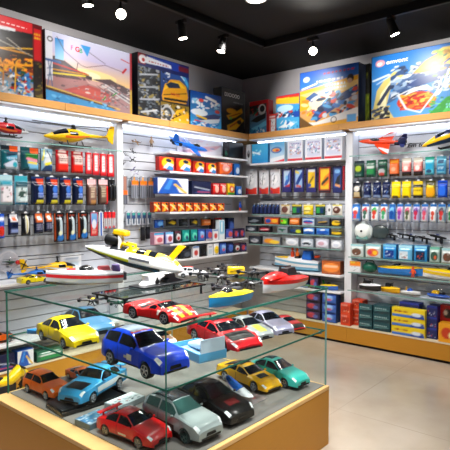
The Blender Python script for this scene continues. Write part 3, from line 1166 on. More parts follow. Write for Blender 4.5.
def carton(label, cat, side, x0, x1, ytop, z0, off, depth, ops, edge, name='boxed_toy', group=None, n=(44, 40), seed=1, spine=None, yb=None, tilt=0.0, texts=(), parts=True):
    """A box standing with its printed front on the plane 'off'; ytop: photo row of its top at mid-width."""
    xm = (x0 + x1) / 2
    z1 = hgt(side, xm, ytop, off)
    a, b = span(side, x0, x1, off, (ytop + (yb or ytop + 10)) / 2)
    w, h = abs(b - a), z1 - z0
    c = (a + b) / 2
    rz = (0 if side == 'L' else -math.pi / 2) + tilt
    P = (lw if side == 'L' else rw)(c, off, z0)
    t = thing(name, label, cat, P, rz, group)
    MB().box((0, depth / 2, h / 2), (w, depth, h)).build('carton', t, M(edge, .4), bevel=min(.003, w * .03))
    art('front_print', w * .985, h * .985, ops, t, n[0], n[1], y=-.0012, z0=h * .0075, seed=seed)
    if spine:
        s = -1 if side == 'L' else -1
        art('side_print', depth * .97, h * .985, spine, t, 8, 24, y=depth / 2, x0=s * (w / 2 + .0012), z0=h * .0075, rz=-math.pi / 2, seed=seed + 3)
    for tx, u, v, size, col, *rest in texts:
        lettering(t, tx, (u - .5) * w, -.0022, v * h, size, col, shear=rest[0] if rest else 0, width=rest[1] if len(rest) > 1 else None)
    return t


RED3 = ['red', 'white', 'yellow']
# left wall ledge -------------------------------------------------
A1 = [('f', '231d1b'), ('gr', 0, .0, 1, .32, 'b4bcc6', '5a4026'), ('gr', 0, .32, .86, .7, '4a3218', '1d1716'), ('s', 0, .0, .86, .30, 150, ['white', 'steel', '4aa0c8', 'd9dde2', '8a94a0', '20242c', 'c8a04a'], .6), ('s', 0, .26, .86, .52, 120, ['amber', 'c86a14', 'gold', '7a2a10', 'e39a1c', '3a2412'], .6),
      ('s', .50, .02, .86, .34, 50, ['1f4f9a', 'dgreen', 'b02018', '15181e', '2f78b8'], .6), ('l', 0, .50, .86, .66, .007, 'gold'), ('l', 0, .56, .8, .58, .008, 'd8901a'), ('l', .2, .72, .86, .56, .007, '8a8478'), ('l', 0, .70, .5, .80, .009, '6a645a'), ('l', .4, .78, .7, .62, .006, '9a9488'),
      ('l', .1, .3, .86, .44, .014, 'e8960f'), ('l', 0, .40, .7, .38, .010, 'd8860f'), ('l', .25, .05, .27, .42, .008, 'e8960f'), ('l', .44, .1, .46, .42, .008, 'c87a0f'), ('l', .6, .05, .62, .40, .009, 'gold'), ('e', .05, .68, .12, .06, '141a44'),
      ('p', [(0, .84), (1, .82), (1, 1), (0, 1)], 'c41c22'), ('p', [(0, .66), (.6, .74), (.86, .80), (.86, .86), (0, .80)], '14100e'), ('p', [(0, .78), (.62, .83), (.62, .865), (0, .85)], 'cfcdd2'), ('t', .05, .89, .28, .945, 'white'), ('t', .32, .90, .78, .92, 'f0c8c8'),
      ('r', .86, 0, 1, 1, '5e0c10'), ('r', .86, 0, 1, .5, '1c1514'), ('s', .86, 0, 1, .5, 20, ['3a2a1a', '6a5a1a', '2a2018'], .6), ('r', .88, .52, .98, .94, 'b8141a'), ('t', .885, .80, .975, .90, 'gold', 2), ('n', .12)]
carton('large red and black toy carton cropped by the frame at the ledge end', 'boxed toy', 'L', -34, 42, 15, LEDGE, .40, .16, A1, '5e0c10', n=(96, 80))
A2 = [('g', '8f6f74', 'c4c2dc'), ('gr', 0, .42, 1, .74, 'f2c67e', 'bdb2d2'), ('gr', 0, .70, 1, 1, 'bdb2d2', 'c9cbe2'), ('e', .54, .50, .26, .08, 'f8dc9a'), ('e', .50, .49, .10, .05, 'fdf0c4'), ('gr', 0, 0, 1, .40, '9a7f84', 'b07a78'),
      ('p', [(0, .36), (0, .62), (.10, .66), (.20, .62), (.30, .55), (.40, .50), (.50, .47), (.50, .42)], '43363c'), ('p', [(.10, .36), (.18, .58), (.30, .52), (.44, .46), (.46, .40)], '594248'),
      ('p', [(.50, .44), (.62, .47), (.72, .50), (.80, .46), (.88, .44), (1, .38), (1, .28), (.7, .40)], '57454a'), ('p', [(.42, .42), (.62, .42), (.78, .30), (.46, .36)], 'd0a49c'),
      ('p', [(.18, .20), (.44, .34), (.66, .30), (.80, .14), (.50, .12)], 'b8504c'), ('p', [(.26, .20), (.46, .30), (.62, .26), (.70, .16)], 'c8584e'), ('p', [(.66, .34), (1, .14), (1, .26), (.72, .40)], '77707a'), ('s', .6, .1, 1, .4, 60, ['6a6066', 'a89aa0', 'c0b4b4', '544a52'], .35),
      ('l', .62, .38, .98, .17, .007, 'd9d6d2'), ('l', .66, .40, .98, .23, .005, 'e8e6e4'), ('l', .56, .36, .94, .09, .004, '5a4a50'), ('e', .44, .27, .018, .014, 'white'), ('e', .45, .22, .03, .012, 'e0d5cc'), ('s', .1, .05, .9, .45, 70, ['a0686a', '8a7478', 'b88a84', '6a5258'], .3),
      ('p', [(0, .22), (.84, .06), (.84, .04), (0, .17)], 'd8b44a'), ('p', [(0, .20), (.80, .055), (.70, .03), (0, .14)], '4a3026'), ('p', [(0, 0), (.82, .0), (.74, .05), (0, .16)], '3f8fc8'), ('s', .05, .0, .7, .1, 18, ['6ab4e0', '2a6aa0'], .4),
      ('l', .02, .40, .42, .46, .010, 'e8d22a'), ('l', .04, .46, .46, .49, .009, 'c88a20'), ('l', .08, .55, .44, .50, .008, 'c82a24'), ('r', 0, .3, .075, 1, 'd5d5de'), ('l', .02, .22, .06, .56, .006, '5a6a8a'), ('l', .07, .22, .03, .56, .006, '5a6a8a'), ('l', .02, .36, .07, .38, .006, '5a6a8a'), ('l', .02, .46, .07, .48, .006, '5a6a8a'),
      ('r', 0, .565, .16, .60, '2c4f8a'), ('gr', .10, .62, .19, .92, '8cc4e6', '1f7fc4'), ('l', .12, .94, .20, .76, .004, '31222a'), ('l', .20, .76, .38, .61, .004, '31222a'), ('l', .38, .61, .44, .60, .004, '31222a'), ('l', .44, .60, .66, .70, .004, '5a222a'), ('l', .66, .70, .88, .66, .004, '31222a'), ('l', .46, .84, .66, .72, .004, '31222a'),
      ('l', .34, .63, .33, .54, .004, '31222a'), ('l', .88, .65, .92, .72, .014, 'c02026'), ('l', .86, .86, .96, .83, .008, 'c02026'), ('p', [(.41, .84), (.45, .76), (.49, .92), (.37, .92)], '2a8fd0'), ('l', .63, .15, .66, .21, .008, 'green'), ('l', .75, .25, .79, .30, .008, 'green'), ('ring', .05, .88, .03, .04, '28242c', .35),
      ('r', .97, 0, 1, 1, 'a8262c'), ('r', .97, .0, 1, .4, 'c8a02a'), ('n', .05)]
carton('wide landscape toy carton with a sunset bridge and red track picture', 'boxed toy', 'L', 44.5, 132, 41, LEDGE, .405, .15, A2, '2a1c1e', n=(120, 84),
       texts=(('F', .265, .80, .055, 'e06a9a'), ('G', .315, .795, .06, 'd3161c'), ('B', .36, .79, .055, '3aa87a')))
A3 = [('f', '14161e'), ('r', 0, 0, .40, .80, '23272e'), ('s', 0, .02, .40, .80, 190, ['6a747e', 'a3a9b0', '14181e', '39434e', '9a8a4a', '0e1014', '7a848e'], .55), ('r', 0, .60, .42, .615, '0e0f14'), ('r', 0, .40, .42, .415, '0e0f14'), ('r', 0, .2, .42, .215, '0e0f14'), ('l', .04, .66, .36, .72, .012, 'c0c6cc'), ('l', .04, .46, .36, .52, .012, 'a8aeb4'), ('l', .04, .27, .36, .32, .012, 'b8beca'), ('l', .06, .07, .34, .14, .014, 'c0c6cc'),
      ('gr', .42, .28, 1, .86, '1a2c58', '24509c'), ('p', [(.44, .40), (.50, .60), (.62, .70), (.80, .72), (.94, .64), (.98, .46), (.94, .34), (.46, .32)], 'e0a010'), ('p', [(.46, .48), (.54, .62), (.66, .68), (.82, .68), (.92, .60), (.7, .60), (.55, .54)], 'f2c224'), ('p', [(.52, .60), (.62, .66), (.78, .66), (.82, .59), (.58, .55)], '1d2c48'), ('l', .48, .42, .94, .52, .008, '2a2010'), ('l', .5, .36, .94, .38, .02, '1a1a1c'),
      ('t', .62, .44, .80, .49, 'd03a1a', 2), ('p', [(.66, .98), (.90, .72), (.99, .60), (.99, .70), (.78, 1)], '3aa0dc'), ('l', .7, .9, .9, .74, .008, 'd8ecf8'), ('s', .44, .62, .6, .84, 16, ['3a5a9a', 'd8e0ec', '141c3a'], .5), ('r', .42, .30, 1, .33, '15161c'),
      ('r', .42, 0, 1, .30, '8a7018'), ('p', [(.42, .0), (.42, .24), (.56, .28), (.70, .16), (.72, 0)], 'a8acb2'), ('e', .55, .12, .09, .10, '30343a'), ('e', .55, .12, .05, .055, '70757c'), ('p', [(.60, 0), (.74, .20), (.90, .26), (1, .18), (1, 0)], 'eab010'), ('l', .64, .05, .95, .20, .010, '22201a'), ('s', .42, .0, 1, .3, 40, ['c8a020', '2a2418', 'd8d4c8', '5a4a1a'], .45),
      ('r', 0, .80, 1, 1, '16205e'), ('r', .2, .86, .8, 1, '1a3aa0'), ('r', 0, .83, .14, 1, '8c1a22'), ('e', .09, .91, .07, .065, 'f2f2f4'), ('e', .10, .90, .028, .03, 'c02a2a'), ('p', [(.12, .86), (.64, .88), (.62, .93), (.16, .97)], 'e9ecf2'), ('t', .20, .89, .58, .92, 'c02a2a'), ('r', .78, .88, 1, .96, '6a1a26'), ('n', .10)]
carton('tall dark toy carton with a big yellow racing car and grey side panels', 'boxed toy', 'L', 137.5, 189, 59, LEDGE, .41, .14, A3, '15161c', n=(76, 84))
A4 = [('g', '2a9ad8', '0c3f98'), ('e', .28, .40, .26, .10, 'e8f2fa'), ('s', .05, .45, .95, .8, 26, ['e8f4fc', '8ccbee', 'white']), ('p', [(.2, .24), (.75, .42), (.98, .40), (.9, .28), (.45, .14)], '0f2a66'), ('p', [(.16, .14), (.6, .24), (.95, .30), (.9, .18), (.4, .06)], 'c9d6e4'),
      ('l', .2, .3, .5, .24, .025, 'efc21a'), ('l', .15, .16, .45, .12, .02, 'red'), ('e', .34, .76, .08, .05, 'd8402a'), ('l', .5, .88, .8, .80, .04, 'f4f8fc'), ('s', 0, 0, 1, .14, 24, ['white', '1460b8', '7ac4ec']), ('e', .86, .5, .08, .05, 'd8402a')]
carton('small bright blue carton with a splashing boat picture, tilted in front of black one', 'boxed toy', 'L', 191, 220.5, 93, LEDGE, .425, .09, A4, '0c1c4c', n=(48, 56), spine=[('f', '121a30'), ('s', 0, 0, 1, .5, 12, ['gold', 'white'])], tilt=-.06)
A5 = [('f', '131416'), ('p', [(.2, .38), (.5, .46), (.85, .62), (.9, .52), (.6, .38), (.3, .30)], 'e8a812'), ('e', .42, .50, .22, .06, 'e39a14'), ('p', [(.25, .05), (.6, .10), (.95, .34), (.8, .40), (.45, .24), (.22, .16)], 'f0b414'),
      ('l', .3, .36, .8, .50, .014, 'a03a10'), ('l', .35, .14, .8, .34, .02, 'c85a10'), ('e', .38, .34, .06, .03, '6fc24a'), ('e', .74, .28, .10, .05, '222428'), ('t', .5, .70, .9, .73, '7a7d82')]
carton('black carton with yellow vehicles beside the room corner', 'boxed toy', 'L', 221.5, 245, 89.5, LEDGE, .33, .13, A5, '101113', n=(44, 56), spine=[('f', '0d0e10')], texts=(('DXDOOO', .12, .815, .062, 'f2f2f2', 0, .98),))
# right wall ledge ------------------------------------------------
A6 = [('f', '9a1218'), ('r', .0, .0, .9, .9, '1d2026'), ('gr', .02, .0, .9, .62, '1a8fd0', '6a7884'), ('e', .66, .72, .20, .16, 'c8ccd0'), ('e', .68, .74, .13, .10, '1b1d22'), ('s', .05, .55, .5, .85, 14, ['1f6a58', 'c02a22', '22252b']), ('p', [(.05, .40), (.4, .52), (.88, .60), (.85, .44), (.4, .34)], '14171c'),
      ('p', [(.05, .18), (.5, .26), (.88, .38), (.9, .22), (.3, .10)], '6ac4ea'), ('s', 0, 0, .9, .2, 12, ['e8f4fa', '1c66b0']), ('p', [(0, .86), (1, .90), (1, 1), (0, 1)], 'b3161c')]
carton('red carton with a black vehicle on ice blue, alone in the corner of the ledge', 'boxed toy', 'R', 249.5, 268.5, 100.5, LEDGE, .39, .10, A6, '8e0f14', n=(44, 56), seed=4)
A7 = [('f', 'd8dade'), ('r', 0, .72, 1, 1, 'c22a22'), ('r', 0, 0, .3, .7, 'c84a3a'), ('s', .3, .05, 1, .7, 16, ['c22a22', 'f0f2f4', 'e4573a', '50565e']), ('t', .1, .80, .9, .92, 'white')]
carton('smallest white and red carton squeezed against a larger multicoloured one', 'boxed toy', 'R', 269, 275.5, 114, LEDGE, .42, .06, A7, 'b8332a', n=(16, 24), seed=5)
A8 = [('g', '4ab4e4', '2a86cc'), ('p', [(0, .86), (1, .80), (1, 1), (0, 1)], 'cc2a20'), ('p', [(0, .78), (1, .70), (1, .90), (0, .92)], 'efb822'), ('e', .4, .62, .34, .10, 'b8e0f4'), ('s', 0, .36, 1, .54, 44, ['1a2858', 'white', '20409a', '0f1838', 'd0d8e4', 'c84a3a']), ('r', .78, .34, 1, .5, '1b49a8'),
      ('p', [(.1, .10), (.55, .24), (.9, .20), (.6, .06)], 'eaf4fa'), ('s', 0, .02, 1, .3, 16, ['8cd0f0', 'white', '1f78c0']), ('t', .08, .88, .6, .95, 'f4d43a')]
carton('multicoloured carton in yellow and sky blue with a dark middle band', 'boxed toy', 'R', 276, 299.5, 94.5, LEDGE, .40, .12, A8, '1d4f96', n=(48, 56), seed=6)
A9 = [('g', 'efb01e', '1f6fcc'), ('gr', 0, .70, 1, 1, '2a7ad6', '1450b4'), ('p', [(0, .66), (1, .80), (1, .48), (0, .30)], 'f0b21a'), ('p', [(0, .60), (.5, .66), (1, .72), (1, .60), (.5, .52), (.2, .52)], 'f6d88a'), ('e', .42, .44, .26, .18, 'f4e4c8'), ('p', [(.10, .52), (.26, .62), (.34, .56), (.22, .44)], '2d5a96'),
      ('p', [(.22, .18), (.36, .36), (.98, .64), (1, .52), (.55, .24), (.3, .08)], '274a86'), ('s', .2, .12, .98, .60, 60, ['15284c', 'cfd8e4', '3f78c4', 'd8442a', '0f1a30', '4aa0d8']), ('p', [(0, 0), (1, .10), (1, .26), (.6, .16), (.3, .08), (0, .10)], 'f2f0ee'), ('p', [(0, .0), (.25, .02), (.02, .20), (0, .22)], '6a4a20'),
      ('r', .82, .02, .97, .15, '5aa4e0'), ('ring', .60, .09, .05, .055, '22242a', .6), ('e', .87, .76, .055, .07, '2b2220'), ('e', .86, .72, .04, .04, 'd8b090'), ('l', .05, .70, .30, .76, .014, 'f4f6fa'), ('t', .30, .77, .75, .83, 'f8f8f8'), ('t', .42, .90, .95, .945, 'c8202a'), ('t', .45, .62, .80, .74, 'f8f8f0', 2), ('e', .12, .86, .06, .05, 'c9d8f0'),
      ('s', 0, .2, .22, .5, 10, ['f6d040', 'f8e8a0', 'e88a1a'])]
carton('big square yellow and blue carton with a racing picture, second largest on its ledge', 'boxed toy', 'R', 299.8, 359, 67.5, LEDGE, .41, .16, A9, '2a3a5c', n=(80, 84), seed=9)
A10 = [('f', '17170f'), ('r', 0, .0, 1, .5, '6a7a1c'), ('s', 0, 0, 1, .95, 20, ['a8b02a', '20240f', 'c8d04a', '121410'])]
carton('narrow black and olive carton in the gap between two big ones', 'boxed toy', 'R', 360.5, 370, 64, LEDGE, .235, .10, A10, '14140f', n=(12, 40), seed=10)
A11 = [('g', '4a98d8', '1a6fc0'), ('p', [(.0, .0), (.06, .46), (.14, .62), (.26, .74), (.36, .60), (.20, .44), (.16, .20), (.24, .0)], 'd8c872'), ('p', [(.05, .0), (.10, .40), (.20, .58), (.16, .36), (.16, .0)], 'f0ecc0'), ('p', [(.16, .22), (.24, .48), (.44, .74), (.66, .90), (.98, .84), (1, .5), (.6, .60), (.34, .34)], '40608f'),
       ('s', .2, .3, .7, .8, 120, ['2b4a7c', '6f8fb8', '9ab4d0', '1d3458', 'c8d4e0'], .7), ('p', [(.42, .64), (.54, .80), (.70, .90), (.92, .96), (.80, .76), (.60, .62)], 'd89c1c'), ('p', [(.50, .70), (.66, .86), (.84, .90), (.70, .76)], 'f0c43a'), ('p', [(.34, .46), (.50, .57), (.82, .62), (.78, .52), (.5, .44)], '203f7c'), ('p', [(.72, .42), (.98, .68), (1, .3), (.85, .22)], 'c8a83a'), ('s', .6, .5, 1, .95, 60, ['e8cc5a', '3a6a3a', '8ab43a', 'b8862a', '2a4a8a'], .6),
       ('e', .46, .22, .19, .14, 'c83418'), ('s', .30, .10, .64, .34, 110, ['f0701e', 'c81a1a', 'f6a42a', 'd8301a', '9a1a14', 'f8c04a'], .5), ('p', [(.34, .32), (.48, .38), (.62, .36), (.56, .44), (.42, .42)], 'f0f0ee'), ('l', .28, .34, .36, .12, .010, 'd4dce6'), ('l', .36, .12, .50, .04, .010, 'd4dce6'), ('l', .50, .04, .66, .34, .008, 'd4dce6'), ('l', .28, .34, .44, .42, .008, 'e4ecf4'),
       ('l', .66, .28, .84, .60, .016, 'f4f6f8'), ('l', .70, .34, .76, .62, .010, 'eaf0f6'), ('l', .72, .36, .90, .52, .010, 'dfe8f0'), ('l', .64, .26, .70, .52, .008, 'dfe8f0'), ('s', .64, .3, .9, .6, 40, ['f4f6f8', 'c8d8e8', '8ab0d8'], .35), ('p', [(.58, 0), (.74, .22), (1, .30), (1, 0)], '2f9836'), ('p', [(.70, .0), (.8, .18), (1, .24), (1, .04)], '57c85a'), ('s', .58, 0, 1, .24, 40, ['1f7a2a', '8ade6a', '3aa84a'], .4), ('t', .74, .06, .97, .14, '8ce0f0', 2),
       ('p', [(.78, .76), (1, .92), (1, .72), (.88, .64)], '27345e'), ('s', 0, .0, .2, .2, 40, ['1c2436', 'c8b45a', '2b3c5c', '101828'], .5), ('r', .80, .96, 1, 1, 'a83a2a'), ('l', .02, .62, .18, .68, .014, 'd8ecf8'), ('l', .06, .56, .2, .66, .008, 'b8d4ec'), ('l', .08, .24, .2, .5, .02, '2a3550'), ('e', .09, .88, .05, .055, 'e8a0a8'), ('e', .085, .87, .028, .03, 'f4f4f6'), ('n', .06)]
carton('widest blue carton with a splashy bowl of orange and a white name across', 'boxed toy', 'R', 371.5, 478, 47, LEDGE, .41, .16, A11, '14161e', n=(120, 84), seed=11, texts=(('emvont', .155, .845, .062, 'f8fafc', .1, 1.15),))

# ------------------------------------------------------------------ packs that hang on hooks or stand on the shelves
ORD = ['first', 'second', 'third', 'fourth', 'fifth', 'sixth', 'seventh', 'eighth', 'ninth', 'tenth', 'eleventh', 'twelfth']
ST = {}     # style: (ops, relief, edge colour)


def style(k, ops, relief=None, edge='dgrey', n=(14, 20), depth=.022):
    ST[k] = (ops, relief, edge, n, depth)


style('tealorange', [('f', '14606a'), ('r', .5, .76, 1, 1, 'ee5a1c'), ('r', 0, .8, .5, 1, '27303a'), ('r', .25, .5, 1, .74, '1f3f52'), ('p', [(.2, .5), (.9, .62), (1, .5), (.4, .36)], '58a8c8'), ('p', [(.1, .2), (.7, .42), (1, .3), (1, 0), (.3, 0)], 'c9d6e6'), ('e', .75, .2, .14, .12, '2aa0b4'), ('t', .3, .45, .9, .5, 'e8e4f0')], 'block', '134a58', (18, 24))
style('greenorange', [('f', '17505a'), ('r', .5, .74, 1, .98, 'ee5a1c'), ('r', .2, .5, .9, .72, '2a7a34'), ('p', [(.3, .5), (1, .3), (1, .02), (.45, 0), (.3, .3)], '74b4dc'), ('l', .3, .5, .8, .42, .06, 'e88aa0'), ('l', .35, .34, .8, .3, .05, 'e8cf4a')], 'block', '123a44', (18, 24))
style('bluewedge', [('f', '8fb4cc'), ('p', [(0, 0), (1, 0), (1, .25), (.4, .3)], '1c3f6e'), ('p', [(.15, .35), (.55, .95), (.9, .7), (.7, .35)], 'd9dee2'), ('l', .3, .3, .95, .4, .06, 'e8dc3a'), ('l', .55, .9, .9, .4, .05, '2a4a6a'), ('l', .1, .5, .3, .9, .05, 'lemon')], 'oval', '294a6a', (18, 24))
style('redpack', [('f', 'c4121c'), ('r', .15, .4, .85, .82, 'e6d0c8'), ('t', .2, .48, .8, .78, '8a5a5a', 3), ('r', .08, .04, .92, .38, 'ef2a1c'), ('r', .2, .88, .8, .97, 'f0e0dc')], 'block', '8e0c14', (16, 22))
style('redwhite', [('f', 'd8202c'), ('r', .3, .2, .75, .9, 'eeeef0'), ('t', .35, .3, .7, .8, 'b0a0a8', 4), ('r', 0, 0, 1, .12, 'b0101c')], None, 'b0101c', (10, 22))
style('tealwhite', [('f', '3ba4b8'), ('r', .06, .08, .94, .80, 'cfe0e2'), ('r', .06, .6, .94, .8, '1d4d5c'), ('e', .5, .36, .3, .12, '39504a'), ('s', .1, .1, .9, .6, 10, ['e8eef0', '2a3f38', '7fb0b8', '1f3a36']), ('r', 0, 0, 1, .08, '2f7fb0')], 'block', '6fb0c8', (16, 24))
style('tealwhite2', [('f', 'b6d8e0'), ('r', .06, .08, .94, .80, 'e9e4ea'), ('r', .06, .64, .94, .82, '2f8ca0'), ('s', .1, .1, .9, .6, 12, ['f0f0f0', '6a7a72', 'd88a9a', '44504a'])], 'block', '8cc4d8', (16, 24))
style('navypack', [('f', '0e1736'), ('p', [(.3, .98), (1, .98), (.95, .72), (.5, .74)], 'd8421e'), ('e', .66, .56, .2, .13, '3f78d8'), ('r', .5, .3, .86, .44, '2446b4'), ('t', .46, .24, .9, .44, 'a8c0f0', 3), ('r', .3, .03, .9, .16, 'd9cf2a'), ('r', 0, .92, 1, 1, '1d3a6e')], 'block', '0a1028', (16, 24))
style('brownpink', [('f', '4a302e'), ('r', .05, .80, .95, 1, 'e8b8bc'), ('r', .1, .08, .9, .78, '7a5a52'), ('t', .3, .3, .7, .7, 'e8d6b8', 4), ('r', .3, .04, .8, .2, 'b5824a')], 'block', '2c1a1a', (14, 24))
style('brownpinkred', [('f', '4a302e'), ('r', .05, .80, .95, 1, 'e8b8bc'), ('r', .1, .08, .75, .78, '6a5448'), ('t', .2, .3, .6, .7, 'e8d6b8', 4), ('r', .7, .0, 1, .72, 'd8201e')], 'block', '2c1a1a', (14, 24))
style('blackstick', [('f', '111215'), ('r', .3, .1, .5, .9, '2a2c31')], 'block', '0b0c0e', (8, 20))
style('navywhite', [('f', '16244c'), ('r', .14, .6, .86, .95, 'dfe2e8'), ('r', .3, .66, .7, .82, 'e06a3a'), ('r', .14, .1, .86, .26, '8a9acc'), ('e', .5, .44, .3, .1, '0c1430')], 'block', '0c142c', (14, 20))
style('blackwhite', [('f', '15161a'), ('e', .5, .5, .2, .42, 'dfe0dc'), ('l', .5, .85, .5, .15, .05, 'c8b43a')], 'oval', '0c0d10', (14, 24))
style('navyorange', [('f', '16203c'), ('r', .1, .55, .9, .98, 'e07038'), ('r', .3, .66, .7, .86, 'f0e6e0'), ('t', .15, .2, .85, .5, '9a9ab8', 3)], 'block', '0c142c', (14, 20))
style('blackknife', [('f', '0e0f13'), ('p', [(.5, .90), (.7, .80), (.72, .2), (.4, .18)], 'b8c8d0'), ('e', .55, .14, .3, .13, '1f74c8'), ('e', .5, .3, .16, .08, 'e8ecc8'), ('l', .05, .1, .05, .95, .05, 'c8501c'), ('t', .3, .88, .8, .95, 'd04a2a')], 'oval', '0a0a0d', (16, 28))
style('redbluecard', [('f', 'c02026'), ('gr', .1, .5, .9, .95, '3a78c8', '7ab4e0'), ('e', .5, .5, .3, .2, 'd8dce8'), ('t', .2, .1, .8, .3, 'f0c0b0', 3)], None, '22304a', (14, 24))
style('whitebluecard', [('f', 'e4e8f0'), ('r', .3, 0, .7, 1, '1f58b4')], None, 'd0d6e0', (10, 20))
style('redtee', [('f', 'cfd2d8'), ('r', 0, .62, 1, 1, 'e0202a'), ('r', .35, .0, .6, .62, '54414a'), ('r', .2, .0, .8, .12, 'd0202c')], None, 'a0141c', (10, 20))
style('bluered', [('f', '1f58c8'), ('e', .6, .3, .4, .2, 'd8301e'), ('r', 0, .7, 1, .86, 'd8dcec')], 'oval', '123a8a', (12, 18))
style('orangetool', [('f', '9498a4'), ('r', 0, .62, 1, .82, 'f07c14'), ('r', .3, .82, .5, 1, 'f0a02a'), ('r', .1, .0, .28, .6, '4a4e58'), ('r', .45, .0, .6, .6, '565a66'), ('r', .78, .05, .92, .6, '4a4e58')], None, '7a7e8a', (14, 22))
style('orangetooltall', [('f', '7c7f8c'), ('r', 0, .34, 1, .5, 'f06c1a'), ('r', .2, .5, .75, 1, 'b07a6a'), ('r', .1, .0, .35, .34, '2d3140'), ('r', .6, .0, .8, .34, '3a3f50')], None, '5a5e6a', (12, 26))
style('bluestick', [('f', 'c6ccd6'), ('r', .1, .5, .9, .95, '2a4a7e'), ('r', .3, .1, .7, .55, '46586e'), ('e', .5, .85, .3, .1, '4ab0a0')], None, 'b6bcc8', (10, 16))
style('blacktool', [('f', '17181c'), ('r', .3, .4, .8, .8, '30333a')], None, '111215', (8, 16))
# bay 2 shelf boxes
style('racerbox', [('f', 'd8301a'), ('e', .55, .55, .42, .4, 'f0b41a'), ('p', [(.2, .2), (.5, .6), (.95, .45), (.8, .1)], 'e9e9ec'), ('e', .6, .75, .2, .14, '1c2a3a'), ('p', [(.4, .1), (.6, .4), (.95, .25), (.9, 0)], '3a8fd8')], 'oval', 'b0201a', (22, 18), .035)
style('facebox', [('f', 'e0622a'), ('e', .45, .55, .26, .3, 'f0a8a0'), ('e', .5, .45, .14, .14, 'f8dcc8'), ('p', [(.6, 0), (1, .5), (1, 0)], '2a6ab0'), ('t', .1, .85, .9, .95, 'white')], 'block', 'a84020', (18, 18), .03)
style('bluesmall', [('f', '1f5fb0'), ('e', .5, .4, .3, .25, 'c8d8ea')], 'block', '163c7a', (10, 12), .02)
style('wedgeblue', [('f', 'eceef2'), ('p', [(0, 0), (.3, 1), (.62, .9), (.95, 0)], '1b57b8'), ('p', [(.2, .3), (.4, .95), (.5, .9), (.36, .25)], '3a86dc'), ('p', [(.55, .6), (1, .18), (1, 0), (.7, .1)], 'f4f2ea'), ('l', .55, .6, .9, .08, .05, 'e8b83a')], None, '1b4a9a', (28, 20), .03)
style('darkblue', [('f', '141f44'), ('p', [(.1, .1), (.6, .45), (.95, .4), (.9, .1)], '27407e'), ('l', .15, .55, .9, .35, .03, 'c8d0e0'), ('l', .3, .2, .9, .18, .03, 'c84a5a')], None, '0c1430', (22, 18), .03)
style('redbox', [('f', 'd82a22'), ('e', .5, .5, .3, .3, 'f0c0b0'), ('r', 0, 0, 1, .2, 'b01820'), ('t', .1, .8, .9, .94, 'f6e4d8')], 'block', '9a1418', (12, 16), .025)
style('yellowred', [('f', 'f0c020'), ('e', .5, .5, .34, .3, 'd83a1e'), ('r', 0, 0, 1, .22, '3a9a34'), ('e', .5, .5, .18, .16, 'f4e4b8')], 'block', 'c08a14', (12, 16), .025)
style('fire', [('f', 'd8501a'), ('p', [(0, 0), (.5, .95), (.75, .8), (.3, 0)], 'f0b02a'), ('p', [(.5, 0), (.8, .6), (1, .5), (1, 0)], 'b0221a'), ('l', .1, .75, .9, .2, .07, 'f6d890'), ('e', .7, .8, .2, .14, '3a1a14')], 'block', '8a2a14', (14, 14), .03)
style('pinkbox', [('f', 'd8a0b4'), ('r', .1, .1, .9, .7, 'eed4dc'), ('e', .5, .4, .3, .22, 'c85a6a'), ('r', 0, .8, 1, 1, '4a9ac8')], 'block', 'b07a90', (12, 14))
style('violetbox', [('f', '8a8cc8'), ('r', .1, .1, .9, .8, 'd8d6ea'), ('e', .5, .45, .26, .25, 'b04a5a'), ('r', 0, .82, 1, 1, '6ab4dc')], 'block', '6a6aa8', (12, 14))
style('darkredbox', [('f', '2a2f34'), ('e', .5, .5, .36, .26, 'd8d4d8'), ('e', .5, .42, .24, .14, 'b02a2a'), ('r', 0, .82, 1, 1, '5a2a3a')], 'block', '1a1e22', (12, 14))
style('tealbox', [('f', '168a84'), ('e', .5, .5, .34, .26, '5ad0b4'), ('e', .55, .4, .2, .16, '1f4a6a'), ('r', 0, 0, 1, .14, '0f4a4c')], 'block', '0f5a58', (12, 14))
style('bluebox', [('f', '3a62b4'), ('e', .5, .55, .3, .26, '8ab4e4'), ('e', .5, .4, .2, .12, 'c85a7a'), ('r', 0, .84, 1, 1, '25408a')], 'block', '22407a', (12, 14))
style('bluered2', [('f', '3c4fa0'), ('e', .55, .5, .3, .26, 'c0504e'), ('r', 0, 0, 1, .16, 'd8d4e0')], 'block', '28356e', (12, 14))
style('whitebox', [('f', 'e8eaee'), ('r', .15, .15, .85, .55, 'c4d4e0'), ('t', .2, .7, .8, .85, '5a7aa0')], None, 'd4d8de', (12, 14))
style('whitered', [('f', 'e6e6ea'), ('e', .5, .4, .3, .24, 'c83a34'), ('r', 0, .84, 1, 1, '4a78b4')], None, 'd4d6da', (12, 14))
style('whitecyan', [('f', 'e4ecf2'), ('r', .1, .3, .9, .96, '7cc0e0'), ('r', .3, .4, .6, .9, 'e8f4fa')], None, 'cad8e2', (10, 18))
style('browncyl', [('f', '3c2a26'), ('r', 0, .8, 1, 1, '55423c')], None, '2a1c1a', (8, 16))
style('navybox', [('f', '1c2a66'), ('e', .5, .5, .34, .3, '4a6cc0'), ('r', 0, .8, 1, 1, '0f1840')], 'block', '10183c', (10, 16))
style('darkbox', [('f', '23262e'), ('e', .5, .45, .3, .24, '4a5260'), ('r', 0, .82, 1, 1, '1a1c24')], 'block', '15171c', (12, 14))
style('blackround', [('f', '1a1b1f'), ('e', .5, .5, .4, .44, '0c0d0f')], 'oval', '2a2b30', (12, 16))
style('yellowwhite', [('f', 'e2e4e8'), ('e', .5, .45, .42, .34, 'f0cc1a'), ('t', .25, .4, .75, .52, '4a3a14')], 'oval', 'd4d6da', (12, 14))
style('purplered', [('f', '3a2c50'), ('e', .4, .5, .28, .26, 'c0404a'), ('e', .7, .4, .16, .2, '5a6ab4'), ('r', 0, .84, 1, 1, '241a34')], 'block', '241a34', (12, 14))
